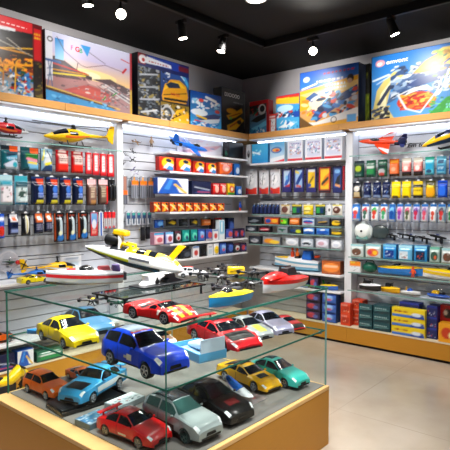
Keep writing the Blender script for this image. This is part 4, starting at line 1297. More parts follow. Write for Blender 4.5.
style('bluehang', [('f', '1a56b8'), ('e', .55, .5, .3, .3, '6ab0ec'), ('r', .5, 0, .8, .3, '0f2a5c')], 'oval', '10305e', (12, 12))
style('yelblackhang', [('f', '22262a'), ('p', [(.1, .5), (.5, .8), (.95, .5), (.6, .2)], 'f0d020')], 'oval', '17191c', (14, 12))
style('orangehang', [('f', 'f07c22'), ('t', .15, .4, .85, .6, 'f8d0a0'), ('r', 0, .8, 1, 1, '2a4a3a')], 'block', 'b0501a', (14, 12))
style('redhang', [('f', 'e02a2e'), ('e', .4, .6, .2, .2, 'f49a94')], 'oval', 'a01a20', (10, 12))
style('blackhang', [('f', '1e2126'), ('p', [(.1, .4), (.6, .7), (.9, .4), (.5, .2)], '50565e')], 'oval', '15171a', (12, 12))
# bay 3
style('silverset', [('f', 'd9dde6'), ('r', .10, .16, .92, .92, 'c3c8dc'), ('s', .14, .30, .9, .82, 46, ['7a84b8', 'e8e4ee', 'a86a8a', '5a9ab0', 'f0f0f4', 'c8a08a']), ('t', .2, .80, .85, .88, '6a5aa0'), ('r', 0, 0, 1, .11, 'cc2430')], None, 'c9ced8', (34, 32), .03)
style('cyanbig', [('g', '1a8cd0', '35b4e4'), ('s', .05, .4, .6, .7, 14, ['d8f2fa', '8adcf0']), ('l', .05, .6, .5, .45, .03, 'e8f8fc'), ('s', 0, .0, 1, .3, 8, ['1a70b8', '2a9ad8'])], None, '2a7fb8', (24, 28), .03)
style('whitecolour', [('g', 'cfe4ee', '3aa4dc'), ('ring', .45, .60, .36, .16, '2a6ab0', .25), ('e', .42, .60, .26, .09, 'e8a43a'), ('e', .5, .58, .12, .05, 'c83a2a'), ('p', [(0, 0), (1, 0), (1, .34), (0, .18)], 'e4eaf0'), ('p', [(.2, 0), (1, 0), (1, .14)], 'd83038')], None, 'a8c0cc', (28, 30), .03)
style('whitedark', [('f', 'd0d4da'), ('e', .55, .5, .3, .2, '2c2f36'), ('e', .5, .6, .2, .1, '8a9098')], None, 'b8bcc4', (12, 24), .03)
style('aircarton', [('f', 'e6e2ea'), ('p', [(.0, .2), (.5, .55), (1, .75), (.8, .4), (.3, .15)], 'd8a8b4'), ('s', .1, .1, .9, .9, 14, ['c86a7a', 'f4f0f4', '8a9ac0', 'e8c8d0'])], None, 'd4d0d8', (26, 22))
style('darkcarton', [('f', '121316'), ('r', .1, .1, .4, .3, '22252b')], None, '0d0e10', (10, 14))
style('boatbox', [('f', 'dfe2e6'), ('r', 0, .55, 1, 1, 'f08a1c'), ('s', .1, .05, .9, .5, 8, ['2a2c34', 'f4f4f4', '8a8e96']), ('r', .1, .8, .5, .95, 'f6d040')], None, 'd8dadd', (16, 16))
style('whitehang', [('f', 'e2e4ea'), ('e', .5, .6, .28, .2, 'f4f5f8'), ('l', .5, .75, .45, .4, .03, '6a7078'), ('s', .15, .4, .85, .9, 10, ['c4c8d0', 'f6f6f8', '8a9098']), ('p', [(0, 0), (1, 0), (1, .3), (.55, .22), (0, .3)], 'dd3a2c'), ('r', 0, 0, .3, .16, 'b03a5a')], 'oval', 'c8ccd4', (20, 26))
style('purpleblue', [('f', '262a6e'), ('r', .2, .24, .84, .92, 'bcd4ec'), ('p', [(.22, .3), (.4, .5), (.82, .9), (.82, .5), (.5, .26)], '2a62c0'), ('p', [(.22, .24), (.84, .24), (.84, .36)], 'c8323a'), ('e', .5, .62, .14, .1, '78c0ec')], None, '1c1f52', (18, 26))
style('purpleblue2', [('f', '262a6e'), ('r', .18, .2, .84, .92, '9cc0e4'), ('p', [(.18, .34), (.45, .6), (.84, .86), (.84, .6), (.4, .28)], '14408e'), ('l', .2, .86, .5, .8, .05, 'e8d03a'), ('l', .3, .26, .7, .24, .04, 'd85a3a')], None, '1c1f52', (18, 26))
style('purpleyellow', [('f', '262a6e'), ('r', .2, .2, .86, .92, 'f0cc28'), ('p', [(.2, .4), (.5, .7), (.86, .84), (.86, .6), (.5, .36)], 'e6b41a'), ('l', .3, .36, .7, .62, .05, '7a6a1a'), ('p', [(.2, .2), (.5, .24), (.5, .34), (.2, .36)], '2a54b0'), ('r', .2, .82, .86, .92, 'e4ecf4')], None, '1c1f52', (18, 26))
style('redyellow', [('f', 'b0242c'), ('r', .16, .14, .88, .92, 'f0c42a'), ('p', [(.18, .3), (.5, .62), (.88, .76), (.86, .4), (.5, .24)], 'e6801c'), ('l', .3, .34, .8, .56, .06, '2a3a2c'), ('r', 0, 0, 1, .10, '1c2030')], None, '7a1a24', (18, 26))
style('bluefour', [('f', '1a2660'), ('r', .16, .2, .84, .9, '3a5ea0'), ('p', [(.2, .3), (.5, .6), (.84, .7), (.8, .3)], '1a2430'), ('l', .3, .3, .8, .24, .04, 'e09a5a'), ('e', .5, .8, .3, .07, '7ab0dc')], None, '111a44', (18, 26))
style('rededge', [('f', 'b01a30'), ('r', .3, .1, .7, .9, '8a1226')], None, '7a1020', (8, 20))
style('inkpack', [('f', '182040'), ('r', .2, .1, .8, .8, '223060'), ('r', .3, .85, .7, .95, '6a8ac0')], 'block', '0c1026', (10, 16))
style('brownwhite', [('f', 'd8d2c4'), ('e', .5, .5, .36, .34, '6a4238'), ('r', 0, .84, 1, 1, 'c8b070')], 'oval', 'bcb6a8', (14, 14))
style('greentag', [('f', '20402c'), ('r', 0, .84, 1, 1, 'd8c84a'), ('r', .2, .2, .55, .7, '2a9a4a'), ('r', .6, .2, .9, .7, '173a6a')], 'block', '14281c', (14, 14))
style('yellowbig', [('f', 'e8cc22'), ('e', .5, .5, .34, .26, 'f4e888'), ('l', .2, .4, .8, .4, .05, '7a6a14'), ('r', 0, .86, 1, 1, 'efe6a0')], 'block', 'b09a14', (14, 14))
style('whitebrown', [('f', 'e4dfd4'), ('e', .5, .5, .38, .34, '5a342c'), ('e', .45, .55, .14, .1, 'c8b0a4'), ('r', 0, .88, 1, 1, 'd4cc5a')], 'oval', 'ccc6ba', (16, 16))
style('whitetag', [('f', 'e0e2e4'), ('e', .5, .5, .24, .14, '2a2c30')], None, 'c8cace', (8, 14))
style('blackwide', [('f', '1d2027'), ('p', [(.1, .3), (.5, .7), (.9, .5), (.6, .25)], '7a828c'), ('r', 0, .84, 1, 1, '3a3f4a')], 'block', '14161b', (16, 12))
style('orangewide', [('f', 'd8632a'), ('e', .3, .5, .2, .3, '2a4a9a'), ('e', .75, .5, .2, .24, 'e8b02a'), ('r', 0, .84, 1, 1, '8a2a2a')], 'block', '963c1c', (16, 12))
style('limewide', [('f', '37902a'), ('e', .5, .45, .36, .3, '86d82a'), ('e', .3, .6, .12, .16, 'c02a2a')], 'oval', '1c4a1c', (12, 12))
style('orangeblob', [('f', 'b05a2a'), ('e', .5, .5, .44, .34, 'f08a3a'), ('l', .2, .6, .8, .6, .07, 'f4c49a')], 'oval', '7a3c1c', (14, 12))
style('bluewide', [('f', 'c0d0de'), ('e', .5, .5, .42, .24, '1c50a8'), ('l', .2, .4, .8, .36, .05, 'd83a2a'), ('r', 0, .84, 1, 1, '3a6ab4')], 'oval', '8aa0b8', (16, 12))
style('greywide', [('f', '565e68'), ('e', .5, .45, .42, .22, '22262c'), ('l', .2, .5, .8, .6, .05, 'c8a03a')], 'oval', '3a4048', (16, 12))
style('yelblackwide', [('f', '2a2c30'), ('e', .45, .45, .4, .3, 'e6be1e'), ('l', .4, .6, .9, .5, .07, '141518')], 'oval', '1c1d20', (16, 12))
style('darkgrey', [('f', '2e333c'), ('e', .55, .45, .3, .24, 'b0b4bc'), ('l', .2, .6, .6, .5, .06, '5a626e')], 'oval', '1f232a', (14, 12))
style('darkred', [('f', '2a2028'), ('e', .5, .5, .4, .24, 'b0303c'), ('l', .2, .4, .8, .5, .05, 'd8d0d4')], 'oval', '1c1218', (14, 12))
style('greengun', [('f', '8a949c'), ('p', [(.1, .5), (.2, .75), (.9, .6), (.6, .45), (.5, .1), (.35, .4)], '1f5a48')], None, '6a747c', (14, 14))
style('limegun', [('f', '34424a'), ('e', .35, .45, .3, .22, '1c3a6a'), ('e', .75, .4, .2, .24, 'c4d42a')], 'oval', '20282e', (16, 12))
style('skycap', [('f', '3a80cc'), ('e', .5, .6, .42, .26, 'e0eaf2'), ('e', .5, .3, .42, .22, '1c5cb4')], 'oval', '1c4486', (16, 12))
style('bluecap', [('f', '4a86d0'), ('e', .5, .42, .46, .34, '1a55b4'), ('e', .5, .75, .2, .12, 'd8e4f0')], 'oval', '1c4486', (16, 12))
style('yellowcap', [('f', '5a5a3a'), ('e', .5, .4, .46, .24, 'e0bc22'), ('l', .2, .62, .9, .6, .09, '1c1d1f')], 'oval', '3a3a24', (16, 12))
style('clearwhite', [('f', 'b4bac4'), ('e', .5, .5, .44, .36, 'e6eaf0'), ('e', .5, .45, .26, .16, 'cfd6e4')], 'oval', '9aa2ae', (16, 12))
style('clearcar', [('f', 'a8b4c0'), ('e', .5, .5, .44, .36, 'd4dce4'), ('car', .5, .42, .7, '2f4a66')], 'oval', '8a96a4', (18, 12))
style('clearyellow', [('f', '8a8e94'), ('e', .4, .5, .3, .3, 'e6922a'), ('e', .7, .4, .26, .24, 'f0c83a')], 'oval', '5a5e64', (16, 12))
style('clearlilac', [('f', 'b4b8c4'), ('e', .5, .5, .44, .36, 'dcdcea'), ('e', .45, .5, .24, .2, 'c8a0b0')], 'oval', '9aa0ae', (16, 12))
# bay 4
style('greendark', [('f', '1a4a42'), ('r', .15, .3, .85, .8, '2c3a2a'), ('e', .5, .52, .3, .18, 'a8c02a'), ('r', 0, .86, 1, 1, '1c2f3a'), ('t', .2, .1, .8, .2, '7a9a90')], 'block', '12302c', (14, 22))
style('greenwhite', [('f', '2a6a50'), ('r', .1, .5, .9, .66, 'd0dcd4'), ('r', .1, .2, .9, .45, '2c8a4a'), ('t', .15, .74, .85, .86, 'e0e8e4'), ('r', .1, .05, .9, .15, '1a4438')], 'block', '1a4a38', (14, 22))
style('greenred', [('f', '2a6a52'), ('r', .1, .5, .9, .7, '1f3a34'), ('e', .5, .3, .34, .16, 'b8bcc0'), ('e', .5, .14, .3, .1, 'c04a44'), ('t', .15, .8, .85, .9, 'd8e4de')], 'block', '1a4a38', (14, 22))
style('orangephone', [('f', 'd8621c'), ('r', .1, .1, .9, .7, 'f0784a'), ('r', .1, .76, .9, .92, 'f0a02a'), ('r', 0, 0, 1, .14, '2a1c18'), ('e', .5, .4, .2, .12, 'f4a888')], 'block', '9a3a14', (14, 22))
style('pinkphone', [('f', 'e07a74'), ('r', .1, .5, .9, .74, 'f0b0a8'), ('e', .5, .42, .24, .14, 'f8dcd8'), ('r', 0, 0, 1, .24, '2c2224'), ('r', 0, .76, 1, 1, 'dcd8cc')], 'block', '6a3a38', (14, 22))
style('cyanphone', [('f', '5ac0d8'), ('r', .12, .3, .88, .62, '2a9ac4'), ('e', .5, .2, .3, .1, '2a4a6a'), ('r', .1, .7, .9, .82, 'a8e4ea'), ('r', 0, .84, 1, 1, '3aa890')], 'block', '2a7a94', (14, 22))
style('cyanphone2', [('f', '6ab8d4'), ('r', .12, .16, .88, .52, '2a74a4'), ('r', .2, .6, .8, .8, '3a5a7a'), ('t', .2, .3, .8, .46, 'c8ecf4', 2)], 'block', '2a6a8a', (14, 22))
style('bluephone', [('f', '1f4fb4'), ('r', .12, .2, .88, .8, '2f74d8')], 'block', '14346e', (12, 20))
style('beigeblack', [('f', '20242c'), ('r', .15, .1, .85, .4, 'c8b48a'), ('e', .5, .6, .34, .18, 'd8d4cc'), ('r', 0, 0, 1, .1, '8a5a2a')], 'oval', '14161c', (14, 20))
style('navyprint', [('f', '141f48'), ('s', .1, .3, .9, .85, 12, ['c8d4e8', '3a5aa0', '0c1434', '7a98d0']), ('r', 0, 0, 1, .18, '8aa0c8')], 'block', '0c1430', (14, 18))
style('yellowcase', [('f', 'f4d40e'), ('r', 0, .62, 1, .66, 'b89a0a'), ('r', .2, 0, .8, .14, '2a2614')], 'block', 'd8b80a', (14, 18))
style('yellowblack', [('f', 'ecc820'), ('r', 0, .62, 1, .8, '2a2818'), ('t', .1, .4, .9, .54, '4a3e14'), ('r', 0, 0, 1, .18, '15161a')], 'block', '8a7614', (14, 18))
style('yelorangecase', [('f', '8a7a20'), ('e', .5, .36, .46, .34, 'f4ac18'), ('r', 0, .72, 1, 1, '3c3a1e'), ('l', .2, .7, .8, .64, .05, 'f6e03a')], 'oval', '5a5018', (14, 18))
style('bluecase', [('f', '1a4cc4'), ('e', .5, .4, .4, .3, '2a6ae0'), ('r', .1, .8, .9, .9, '10307e')], 'block', '12348a', (14, 18))
for i_, (bg, c1_, c2_) in enumerate([('3f86d8', 'd84a4a', 'f0f2f4'), ('e4e8ee', '3a6a5a', 'c83a4a'), ('dfe4e8', 'd03a2a', '2a9a4a'), ('e4e8ec', '3aa06a', 'd0402a'), ('2a66b8', '1a4a9a', '6ab0e8'), ('c4b8dc', '8a3a9a', 'e05a9a'), ('d8d4cc', '4a5a3a', 'b84a6a'), ('b8b0d8', 'c02a4a', '5a3a8a'),
                                       ('c8b8cc', 'd8506a', '7a6a9a'), ('e4e6e8', 'c84a3a', 'f0f0f0'), ('8fa8b4', 'c83a3a', '4a3a4a'), ('9ab0a8', '2f7a4a', 'c8c0b0')]):
    style('card%d' % i_, [('f', bg), ('r', 0, .86, 1, 1, '2c6cb8'), ('e', .5, .62, .34, .2, c2_), ('e', .5, .5, .28, .14, c1_), ('e', .45, .26, .2, .12, c1_), ('r', .1, .02, .9, .12, 'dfe4ea')], 'block', '7a9ac0', (12, 20))
style('bluewindow', [('f', '2a8cd4'), ('r', .18, .12, .86, .62, '1c3a86'), ('s', .2, .14, .84, .6, 9, ['8ab4e4', '2a2a6a', 'd0e0f0']), ('r', 0, .84, 1, 1, '7ac8ec')], 'block', '1f6aa8', (18, 18), .04)
style('skywindow', [('f', '6cb8e0'), ('r', .1, .1, .7, .6, 'd0dce4'), ('s', .12, .14, .68, .56, 9, ['2a2e36', 'c04a3a', 'e8ecf0']), ('r', 0, .82, 1, 1, 'aee0f0')], 'block', '4a94b8', (18, 18), .04)
style('bluedark', [('f', '2f94d8'), ('r', .15, .1, .85, .66, '1a2c48'), ('s', .2, .14, .8, .6, 8, ['c04a2a', '3a5a8a', '0c1420']), ('r', 0, .84, 1, 1, '8cd4f0')], 'block', '2070ac', (18, 18), .04)
style('whitewindow', [('f', 'c8d2d0'), ('e', .5, .42, .36, .28, '6a4a3a'), ('s', .2, .2, .8, .65, 7, ['e8e4dc', 'a84a3a', '50605a']), ('r', 0, .86, 1, 1, '9ad0d8')], 'block', '9ab0ac', (18, 18), .04)
style('orangewindow', [('f', 'c4d0cc'), ('e', .5, .42, .38, .28, 'e06a3a'), ('e', .65, .4, .14, .14, 'f0c02a'), ('e', .32, .42, .12, .16, 'd03a5a'), ('r', 0, .86, 1, 1, '8acad4')], 'block', '9ab0ac', (18, 18), .04)
style('greenwindow', [('f', 'a8c0b8'), ('e', .5, .42, .36, .3, '3a5a4a'), ('e', .6, .35, .12, .12, 'd8623a'), ('r', 0, .86, 1, 1, '6abca8')], 'block', '7a9a90', (18, 18), .04)
style('stackred', [('f', 'd8441e'), ('r', .08, .2, .92, .75, 'b8341c'), ('s', .1, .2, .9, .75, 10, ['f0a07a', 'e85a2a', '7a1c12', 'f4c8a8']), ('t', .1, .8, .7, .92, 'f4e0d0')], None, 'c83a1c', (20, 12), .03)
style('stackteal', [('f', '1a4a52'), ('p', [(0, 0), (1, .1), (1, .4), (.3, .5)], '12343c'), ('t', .1, .55, .8, .72, 'b8d8d4'), ('l', .1, .35, .9, .45, .03, '6aa0a0')], None, '153c44', (20, 12), .03)
style('stackyellow', [('f', 'e8cc1e'), ('r', 0, 0, 1, .30, '3a72c8'), ('p', [(.55, .0), (.7, .6), (.95, .5), (1, 0)], '2a4aa0'), ('t', .08, .5, .5, .8, '9a3a1a'), ('e', .75, .4, .14, .2, 'd8e4f4')], None, 'd8c020', (22, 12), .03)
style('stackblue', [('f', '17235c'), ('s', .1, .1, .9, .6, 10, ['c8d0e8', '3a4a9a', 'd8504a']), ('r', 0, .8, 1, 1, '24379a')], None, '1a2a86', (18, 12), .03)
style('stackredy', [('f', 'd01f22'), ('e', .5, .5, .3, .3, '1c1a1e'), ('e', .35, .55, .12, .14, 'f0e4d8')], None, 'b0181c', (16, 12), .03)
style('stackamber', [('f', 'eca01c'), ('e', .4, .5, .26, .3, 'c83a1a'), ('e', .6, .42, .12, .16, 'f4e4a0'), ('e', .75, .3, .08, .1, '2a7a3a')], None, 'd08a14', (16, 14), .03)

NAMES = {'hang': 'hanging_pack', 'stand': 'boxed_toy'}


def pack(label, cat, side, a0, a1, z0, z1, off, sty, name, group=None, dep=.014, tab=True, seed=1, tilt=0.0):
    """One pack: a card or carton of depth 'dep' with its printed front (and bubble) at distance 'off' from the wall."""
    ops, rel, edge, n, puff = ST[sty]
    w, h = abs(a1 - a0), z1 - z0
    c = (a0 + a1) / 2
    P = (lw if side == 'L' else rw)(c, off - .001, z0)
    t = thing(name, label, cat, P, (0 if side == 'L' else -math.pi / 2) + tilt, group)
    MB().box((0, dep / 2, h / 2), (w, dep, h)).build('card' if dep < .02 else 'carton', t, M(edge, .45), bevel=min(.002, w * .04))
    art('blister' if rel else 'printed_front', w * .97, h * .97, ops, t, n[0], n[1], relief=rel, depth=puff if dep < .02 else .012, y=-.0008, z0=h * .015, seed=seed, rough=.22 if rel else .35)
    if tab:
        MB().prism([(-w * .18, h - .001), (w * .18, h - .001), (w * .12, h + .014), (-w * .12, h + .014)], 'Y', 0.004, 0.0055).build('hang_tab', t, M('d9dce2', .4))
    return t


def row(where, side, off, zref, items, unit_=None, name='hanging_pack', cat='toy pack', group=None, dep=.012, tab=True, gap=.04, tilt=0.0):
    """items: (x0, x1, style, description[, top scale]); zref: (photo column, top row, bottom row) or (z0, z1)."""
    if len(zref) == 3:
        z0, z1 = hgt(side, zref[0], zref[2], off), hgt(side, zref[0], zref[1], off)
    else:
        z0, z1 = zref
    cnt, seen = {}, {}
    for it in items:
        cnt[it[3]] = cnt.get(it[3], 0) + 1
    ym = 203
    for i, it in enumerate(items):
        a0, a1 = span(side, it[0], it[1], off, ym)
        d = (a1 - a0) * gap
        k = it[4] if len(it) > 4 else 1.0
        seen[it[3]] = seen.get(it[3], 0) + 1
        o = '' if cnt[it[3]] == 1 else ' %s from left' % ORD[seen[it[3]] - 1]
        lab = '%s,%s %s' % (it[3], (o + ',') if o else '', where)
        if tab:      # hanging: tops in line
            za, zb = z1 - (z1 - z0) * k, z1
        else:
            za, zb = z0, z0 + (z1 - z0) * k
        pack(lab, cat, side, a0 + d, a1 - d, za, zb, off, it[2], name, group, dep, tab, seed=i + 1, tilt=tilt)
        if unit_ is not None and tab:
            peg(unit_, side, (a0 + a1) / 2, zb + .008, off - dep - .0035)


# bay under the helicopter
row('top hook row under the yellow helicopter', 'L', .35, (50, 149, 171.5), [
    (1, 19.5, 'tealorange', 'teal pack with orange corner'), (21, 40, 'greenorange', 'green pack with orange corner'), (41, 53.5, 'bluewedge', 'pale blue wedge shaped pack'),
    (56, 69.5, 'redpack', 'red pack with pale window'), (71.5, 84, 'redpack', 'red pack with pale window'), (86, 92.5, 'redwhite', 'narrow red and white pack', 1.02), (93, 100, 'redwhite', 'narrow red and white pack', 1.05),
    (100.5, 107, 'redwhite', 'narrow red and white pack', 1.08), (107.5, 114.8, 'redwhite', 'narrow red and white pack', 1.1)], BAY1, group='packs on the top hook row')
row('middle hook row under the yellow helicopter', 'L', .35, (50, 177, 204.5), [
    (-1, 13.5, 'tealwhite2', 'pale pack with pink model'), (14.5, 28.5, 'tealwhite', 'teal framed pack with dark model'), (31, 44.5, 'navypack', 'navy pack with orange top'), (46, 58.5, 'navypack', 'navy pack with orange top'),
    (59.5, 71.5, 'navypack', 'navy pack with orange top'), (72.5, 83.5, 'navypack', 'navy pack with orange top'), (86.5, 97, 'brownpink', 'brown pack with pink top', 1.04), (98, 108.5, 'brownpinkred', 'brown pack with pink top and red edge', 1.0),
    (108.8, 111.8, 'blackstick', 'slim black case', .86), (112.2, 115.2, 'blackstick', 'slim black case', .86)], BAY1, group='packs on the middle hook row')
row('lowest hook row under the yellow helicopter', 'L', .35, (40, 213, 233.5), [
    (-6, 4.5, 'bluered', 'blue pack with red ball', 1.15), (7.5, 18.5, 'navywhite', 'navy pack with white label'), (21, 30.5, 'blackwhite', 'black pack with white oval', 1.05), (33.5, 43, 'navyorange', 'navy pack with orange label'),
    (44, 52, 'navyorange', 'navy pack with orange label', .95), (53.5, 64.5, 'blackknife', 'long black pack with pale blade', 1.48), (66, 76.5, 'blackknife', 'long black pack with pale blade', 1.46), (77.5, 88.5, 'blackknife', 'long black pack with pale blade', 1.4),
    (90, 98, 'redbluecard', 'red card with blue picture', 1.28), (99, 103, 'whitebluecard', 'thin white and blue card', 1.3), (104, 107.5, 'redtee', 'red topped hanging tool', .9), (108, 111.5, 'redtee', 'red topped hanging tool', .9), (112, 115.5, 'redtee', 'red topped hanging tool', .88)],
    BAY1, group='packs on the lowest hook row')
# bay 2 hooks on the slatwall
row('hooked beside the stepped shelves', 'L', .27, (140, 177, 199.5), [
    (122.5, 128, 'orangetooltall', 'tall grey pack with orange band', 1.22), (131.5, 139, 'orangetool', 'orange topped tool set', .95), (140, 147.5, 'orangetool', 'orange topped tool set', .95), (148, 155.5, 'orangetool', 'orange topped tool set', .92)], BAY2, group='orange tool sets')
row('row of little blue handled tools', 'L', .26, (140, 212, 225), [(126 + i * 5.3, 130.6 + i * 5.3, 'bluestick', 'small blue handled tool') for i in range(5)], BAY2, group='blue handled tools')
row('below the blue handled tools', 'L', .26, (145, 227, 240.5), [(141, 145, 'blacktool', 'little black tool'), (146, 150, 'blacktool', 'little black tool', .9)], BAY2, group='little black tools')


def shelf_row(where, z, off, xr, h, items, group, dep=.06, side='L', **k):
    z1 = z + (hgt(side, xr, 200 - h / 2, off) - hgt(side, xr, 200 + h / 2, off))
    row(where, side, off, (z + .001, z1), items, None, 'boxed_toy', 'boxed toy', group, dep, False, **k)


shelf_row('on the second shelf of the stepped bay', Z['S2'], .45, 195, 13, [
    (159, 175, 'racerbox', 'red and yellow racer box'), (176, 192, 'racerbox', 'red and yellow racer box'), (193, 205, 'racerbox', 'red and yellow racer box', .9), (206, 217, 'racerbox', 'red and yellow racer box', .85),
    (219, 233, 'facebox', 'orange box with pink face'), (234, 240, 'bluesmall', 'small blue box')], 'boxes on the second shelf')
shelf_row('on the third shelf of the stepped bay', Z['S3'], .45, 195, 13.5, [
    (156, 190, 'wedgeblue', 'long blue and white box', 1.12), (191, 212, 'darkblue', 'dark blue box with speedboat'), (213, 219.5, 'redbox', 'red box with pale badge', .9), (220, 226.5, 'redbox', 'red box with pale badge', .92), (227.5, 235, 'yellowred', 'yellow box with red centre', .94),
    (236, 242, 'bluesmall', 'small blue box', .75)], 'boxes on the third shelf')
shelf_row('on the fourth shelf of the stepped bay', Z['S4'], .45, 195, 9.5, [(153.5 + i * 8.0, 160.8 + i * 8.0, 'fire', 'orange flame box', 1 - .015 * i) for i in range(9)], 'orange flame boxes')
row('hooked under the flame boxes', 'L', .33, (195, 218.5, 225.5), [(154, 164, 'bluehang', 'blue bubble pack', 1.1), (166, 177, 'yelblackhang', 'yellow and black bubble pack', .9), (179, 188, 'blackhang', 'black bubble pack'), (190, 198, 'yelblackhang', 'yellow and black bubble pack'),
    (201, 211, 'orangehang', 'orange bubble pack', 1.1), (214.5, 222, 'redhang', 'red bubble pack', 1.05)], BAY2, group='bubble packs under the flame boxes', tab=True)
shelf_row('on the fifth shelf of the stepped bay', Z['S5'], .45, 195, 12, [
    (153.5, 164, 'pinkbox', 'pink box with blue lid', .95), (165, 173.5, 'violetbox', 'lilac box with red motif', .95), (174.5, 181, 'darkredbox', 'dark box with red motif'), (182, 189.5, 'tealbox', 'teal box', 1.05), (190.5, 197.5, 'tealbox', 'teal box', 1.05), (198, 205, 'bluebox', 'blue box with pink motif', 1.05),
    (205.5, 212.5, 'bluered2', 'blue box with red motif', 1.0), (213, 218.5, 'whitered', 'white box with red badge', .95), (219.2, 225, 'whitecyan', 'tall white and cyan box', 1.75), (226, 233, 'bluered2', 'blue box with red motif', .9), (233.6, 239, 'purplered', 'purple box with red motif', .9), (239.5, 245, 'purplered', 'purple box with red motif', .9)],
    'boxes on the fifth shelf')
shelf_row('behind the fifth shelf boxes', Z['S5'], .36, 220, 20, [(212.5, 219, 'browncyl', 'tall brown box'), (228, 234.5, 'navybox', 'tall navy box', 1.05)], 'tall boxes')
shelf_row('on the lowest stepped shelf', Z['S6'], .45, 210, 11, [
    (181, 191.5, 'darkbox', 'dark box', .8), (192.5, 199.5, 'whitered', 'white box with red badge'), (200, 207, 'blackround', 'box with black round lid', 1.05), (207.5, 213, 'whitebox', 'plain white box', 1.1), (213.5, 219, 'yellowwhite', 'white box with yellow oval', 1.1), (219.5, 226.5, 'bluebox', 'blue box with pink motif', 1.1),
    (227, 233.5, 'navybox', 'navy box', 1.05), (234, 240, 'darkredbox', 'dark box with red motif', .9), (240.5, 247, 'purplered', 'purple box with red motif', .9)], 'boxes on the lowest stepped shelf')

# bay 3
def std(where, z, off, xr, h, items, group, dep=.06, **k):
    shelf_row(where, z, off, xr, h, items, group, dep, 'R', **k)


std('on the shelf under the corner ledge', Z['set'], .44, 300, 21, [
    (246, 250.5, 'whitedark', 'narrow white box with dark print', 1.0), (251, 268.5, 'cyanbig', 'bright cyan box', .98), (269, 285, 'whitecolour', 'white box with colourful ring', .98), (286.5, 303, 'silverset', 'silver boxed set with red base', 1.0), (304, 322, 'silverset', 'silver boxed set with red base', 1.0), (323, 342.5, 'silverset', 'silver boxed set with red base', 1.02)],
    'boxed sets on the corner shelf', dep=.08)
row('on hooks under the boxed sets', 'R', .33, (290, 168.5, 193.5), [
    (245, 257.5, 'whitehang', 'white pack with red foot', 1.02), (258.5, 269, 'whitehang', 'white pack with red foot', 1.02), (269.5, 280.5, 'whitehang', 'white pack with red foot', 1.02), (281.5, 291.5, 'purpleblue', 'purple pack with light blue car', .95), (293, 304, 'purpleblue2', 'purple pack with dark blue car', .95),
    (305.5, 316.5, 'purpleyellow', 'purple pack with yellow car', .97), (318, 330.5, 'redyellow', 'red framed pack with yellow car', .99), (332, 342, 'bluefour', 'blue pack with black car', 1.0), (342.3, 344.3, 'rededge', 'slim crimson pack', .9)], BAY3, group='packs under the boxed sets')
row('dark row near the corner', 'R', .39, (290, 204.5, 214.6), [(252.5 + 3.9 * i, 256.0 + 3.9 * i, 'inkpack', 'narrow ink blue pack') for i in range(7)] + [
    (280.8, 290, 'brownwhite', 'white pack with brown ball'), (291.5, 302, 'greentag', 'dark green pack with yellow tag'), (303, 313.5, 'yellowbig', 'yellow pack'), (315, 325.5, 'greentag', 'dark green pack with yellow tag'), (327, 331.5, 'whitetag', 'narrow white pack'), (332, 342.5, 'whitebrown', 'white pack with brown toy')], BAY3, group='small packs over the glass shelves')
for k_, wh, h_, its in (('B', 'first glass shelf of the corner bay', 7.5, [(247, 262, 'blackwide', 'black bubble box'), (264, 279, 'orangewide', 'orange and blue bubble box'), (280, 288, 'limewide', 'lime green bubble box', .9), (289, 300, 'orangeblob', 'orange bubble box'), (302, 315, 'bluewide', 'blue car bubble box'),
                                                                        (316, 330, 'greywide', 'grey car bubble box'), (331, 342.8, 'yelblackwide', 'yellow and black bubble box')]),
                        ('C', 'second glass shelf of the corner bay', 6.5, [(245, 257, 'darkgrey', 'dark grey bubble box'), (258.5, 271, 'darkred', 'dark red bubble box'), (277, 288, 'greengun', 'grey box with green toy gun'), (289.5, 302, 'limegun', 'dark box with lime toy'), (303, 315, 'skycap', 'white topped blue box'), (316, 330, 'bluecap', 'deep blue bubble box'), (331, 342.8, 'yellowcap', 'yellow car bubble box')]),
                        ('D', 'third glass shelf of the corner bay', 8.5, [(248, 261, 'darkgrey', 'dark grey bubble box'), (262, 281, 'clearyellow', 'clear box with orange toy'), (285, 299, 'clearwhite', 'clear box with white toy'), (300.5, 314, 'clearcar', 'clear box with dark car'), (315.5, 329.5, 'clearlilac', 'clear box with lilac toy', 1.1), (331, 342.5, 'clearwhite', 'clear box with white toy')])):
    std(wh, Z[k_], dict(B=.405, C=.425, D=.44)[k_], 300, h_, its, 'bubble boxes, ' + wh, dep=.05)
# bay 4
row('top row under the red jet', 'R', .345, (400, 158.5, 176), [
    (353.5, 364, 'greendark', 'dark green pack with lime toy'), (365.5, 375.5, 'greenwhite', 'green pack with white band'), (377, 387, 'greenred', 'green pack with red toy'), (388.5, 399, 'orangephone', 'orange phone shaped pack'), (401, 411, 'pinkphone', 'pink phone shaped pack'), (412.5, 422.5, 'pinkphone', 'pink phone shaped pack'),
    (424, 434, 'cyanphone', 'cyan pack with green top'), (435.5, 446, 'cyanphone2', 'cyan pack with dark screen'), (448, 459, 'bluephone', 'royal blue pack'), (461, 472, 'bluephone', 'royal blue pack')], BAY4, group='packs under the red jet')
row('second row under the red jet', 'R', .345, (400, 181.5, 198), [
    (352.5, 361.5, 'beigeblack', 'black and beige bubble pack'), (363, 371, 'navyprint', 'navy printed pack'), (372.5, 381, 'navyprint', 'navy printed pack'), (382, 390, 'navyprint', 'navy printed pack'), (391, 400.5, 'yellowcase', 'plain yellow case'), (401.5, 411, 'yellowcase', 'plain yellow case'), (412.5, 423, 'yellowblack', 'yellow case with black band'),
    (425, 435.5, 'yelorangecase', 'yellow and orange bubble case'), (437, 447.5, 'bluecase', 'blue case'), (449, 460, 'bluecase', 'blue case')], BAY4, group='packs of the second row')
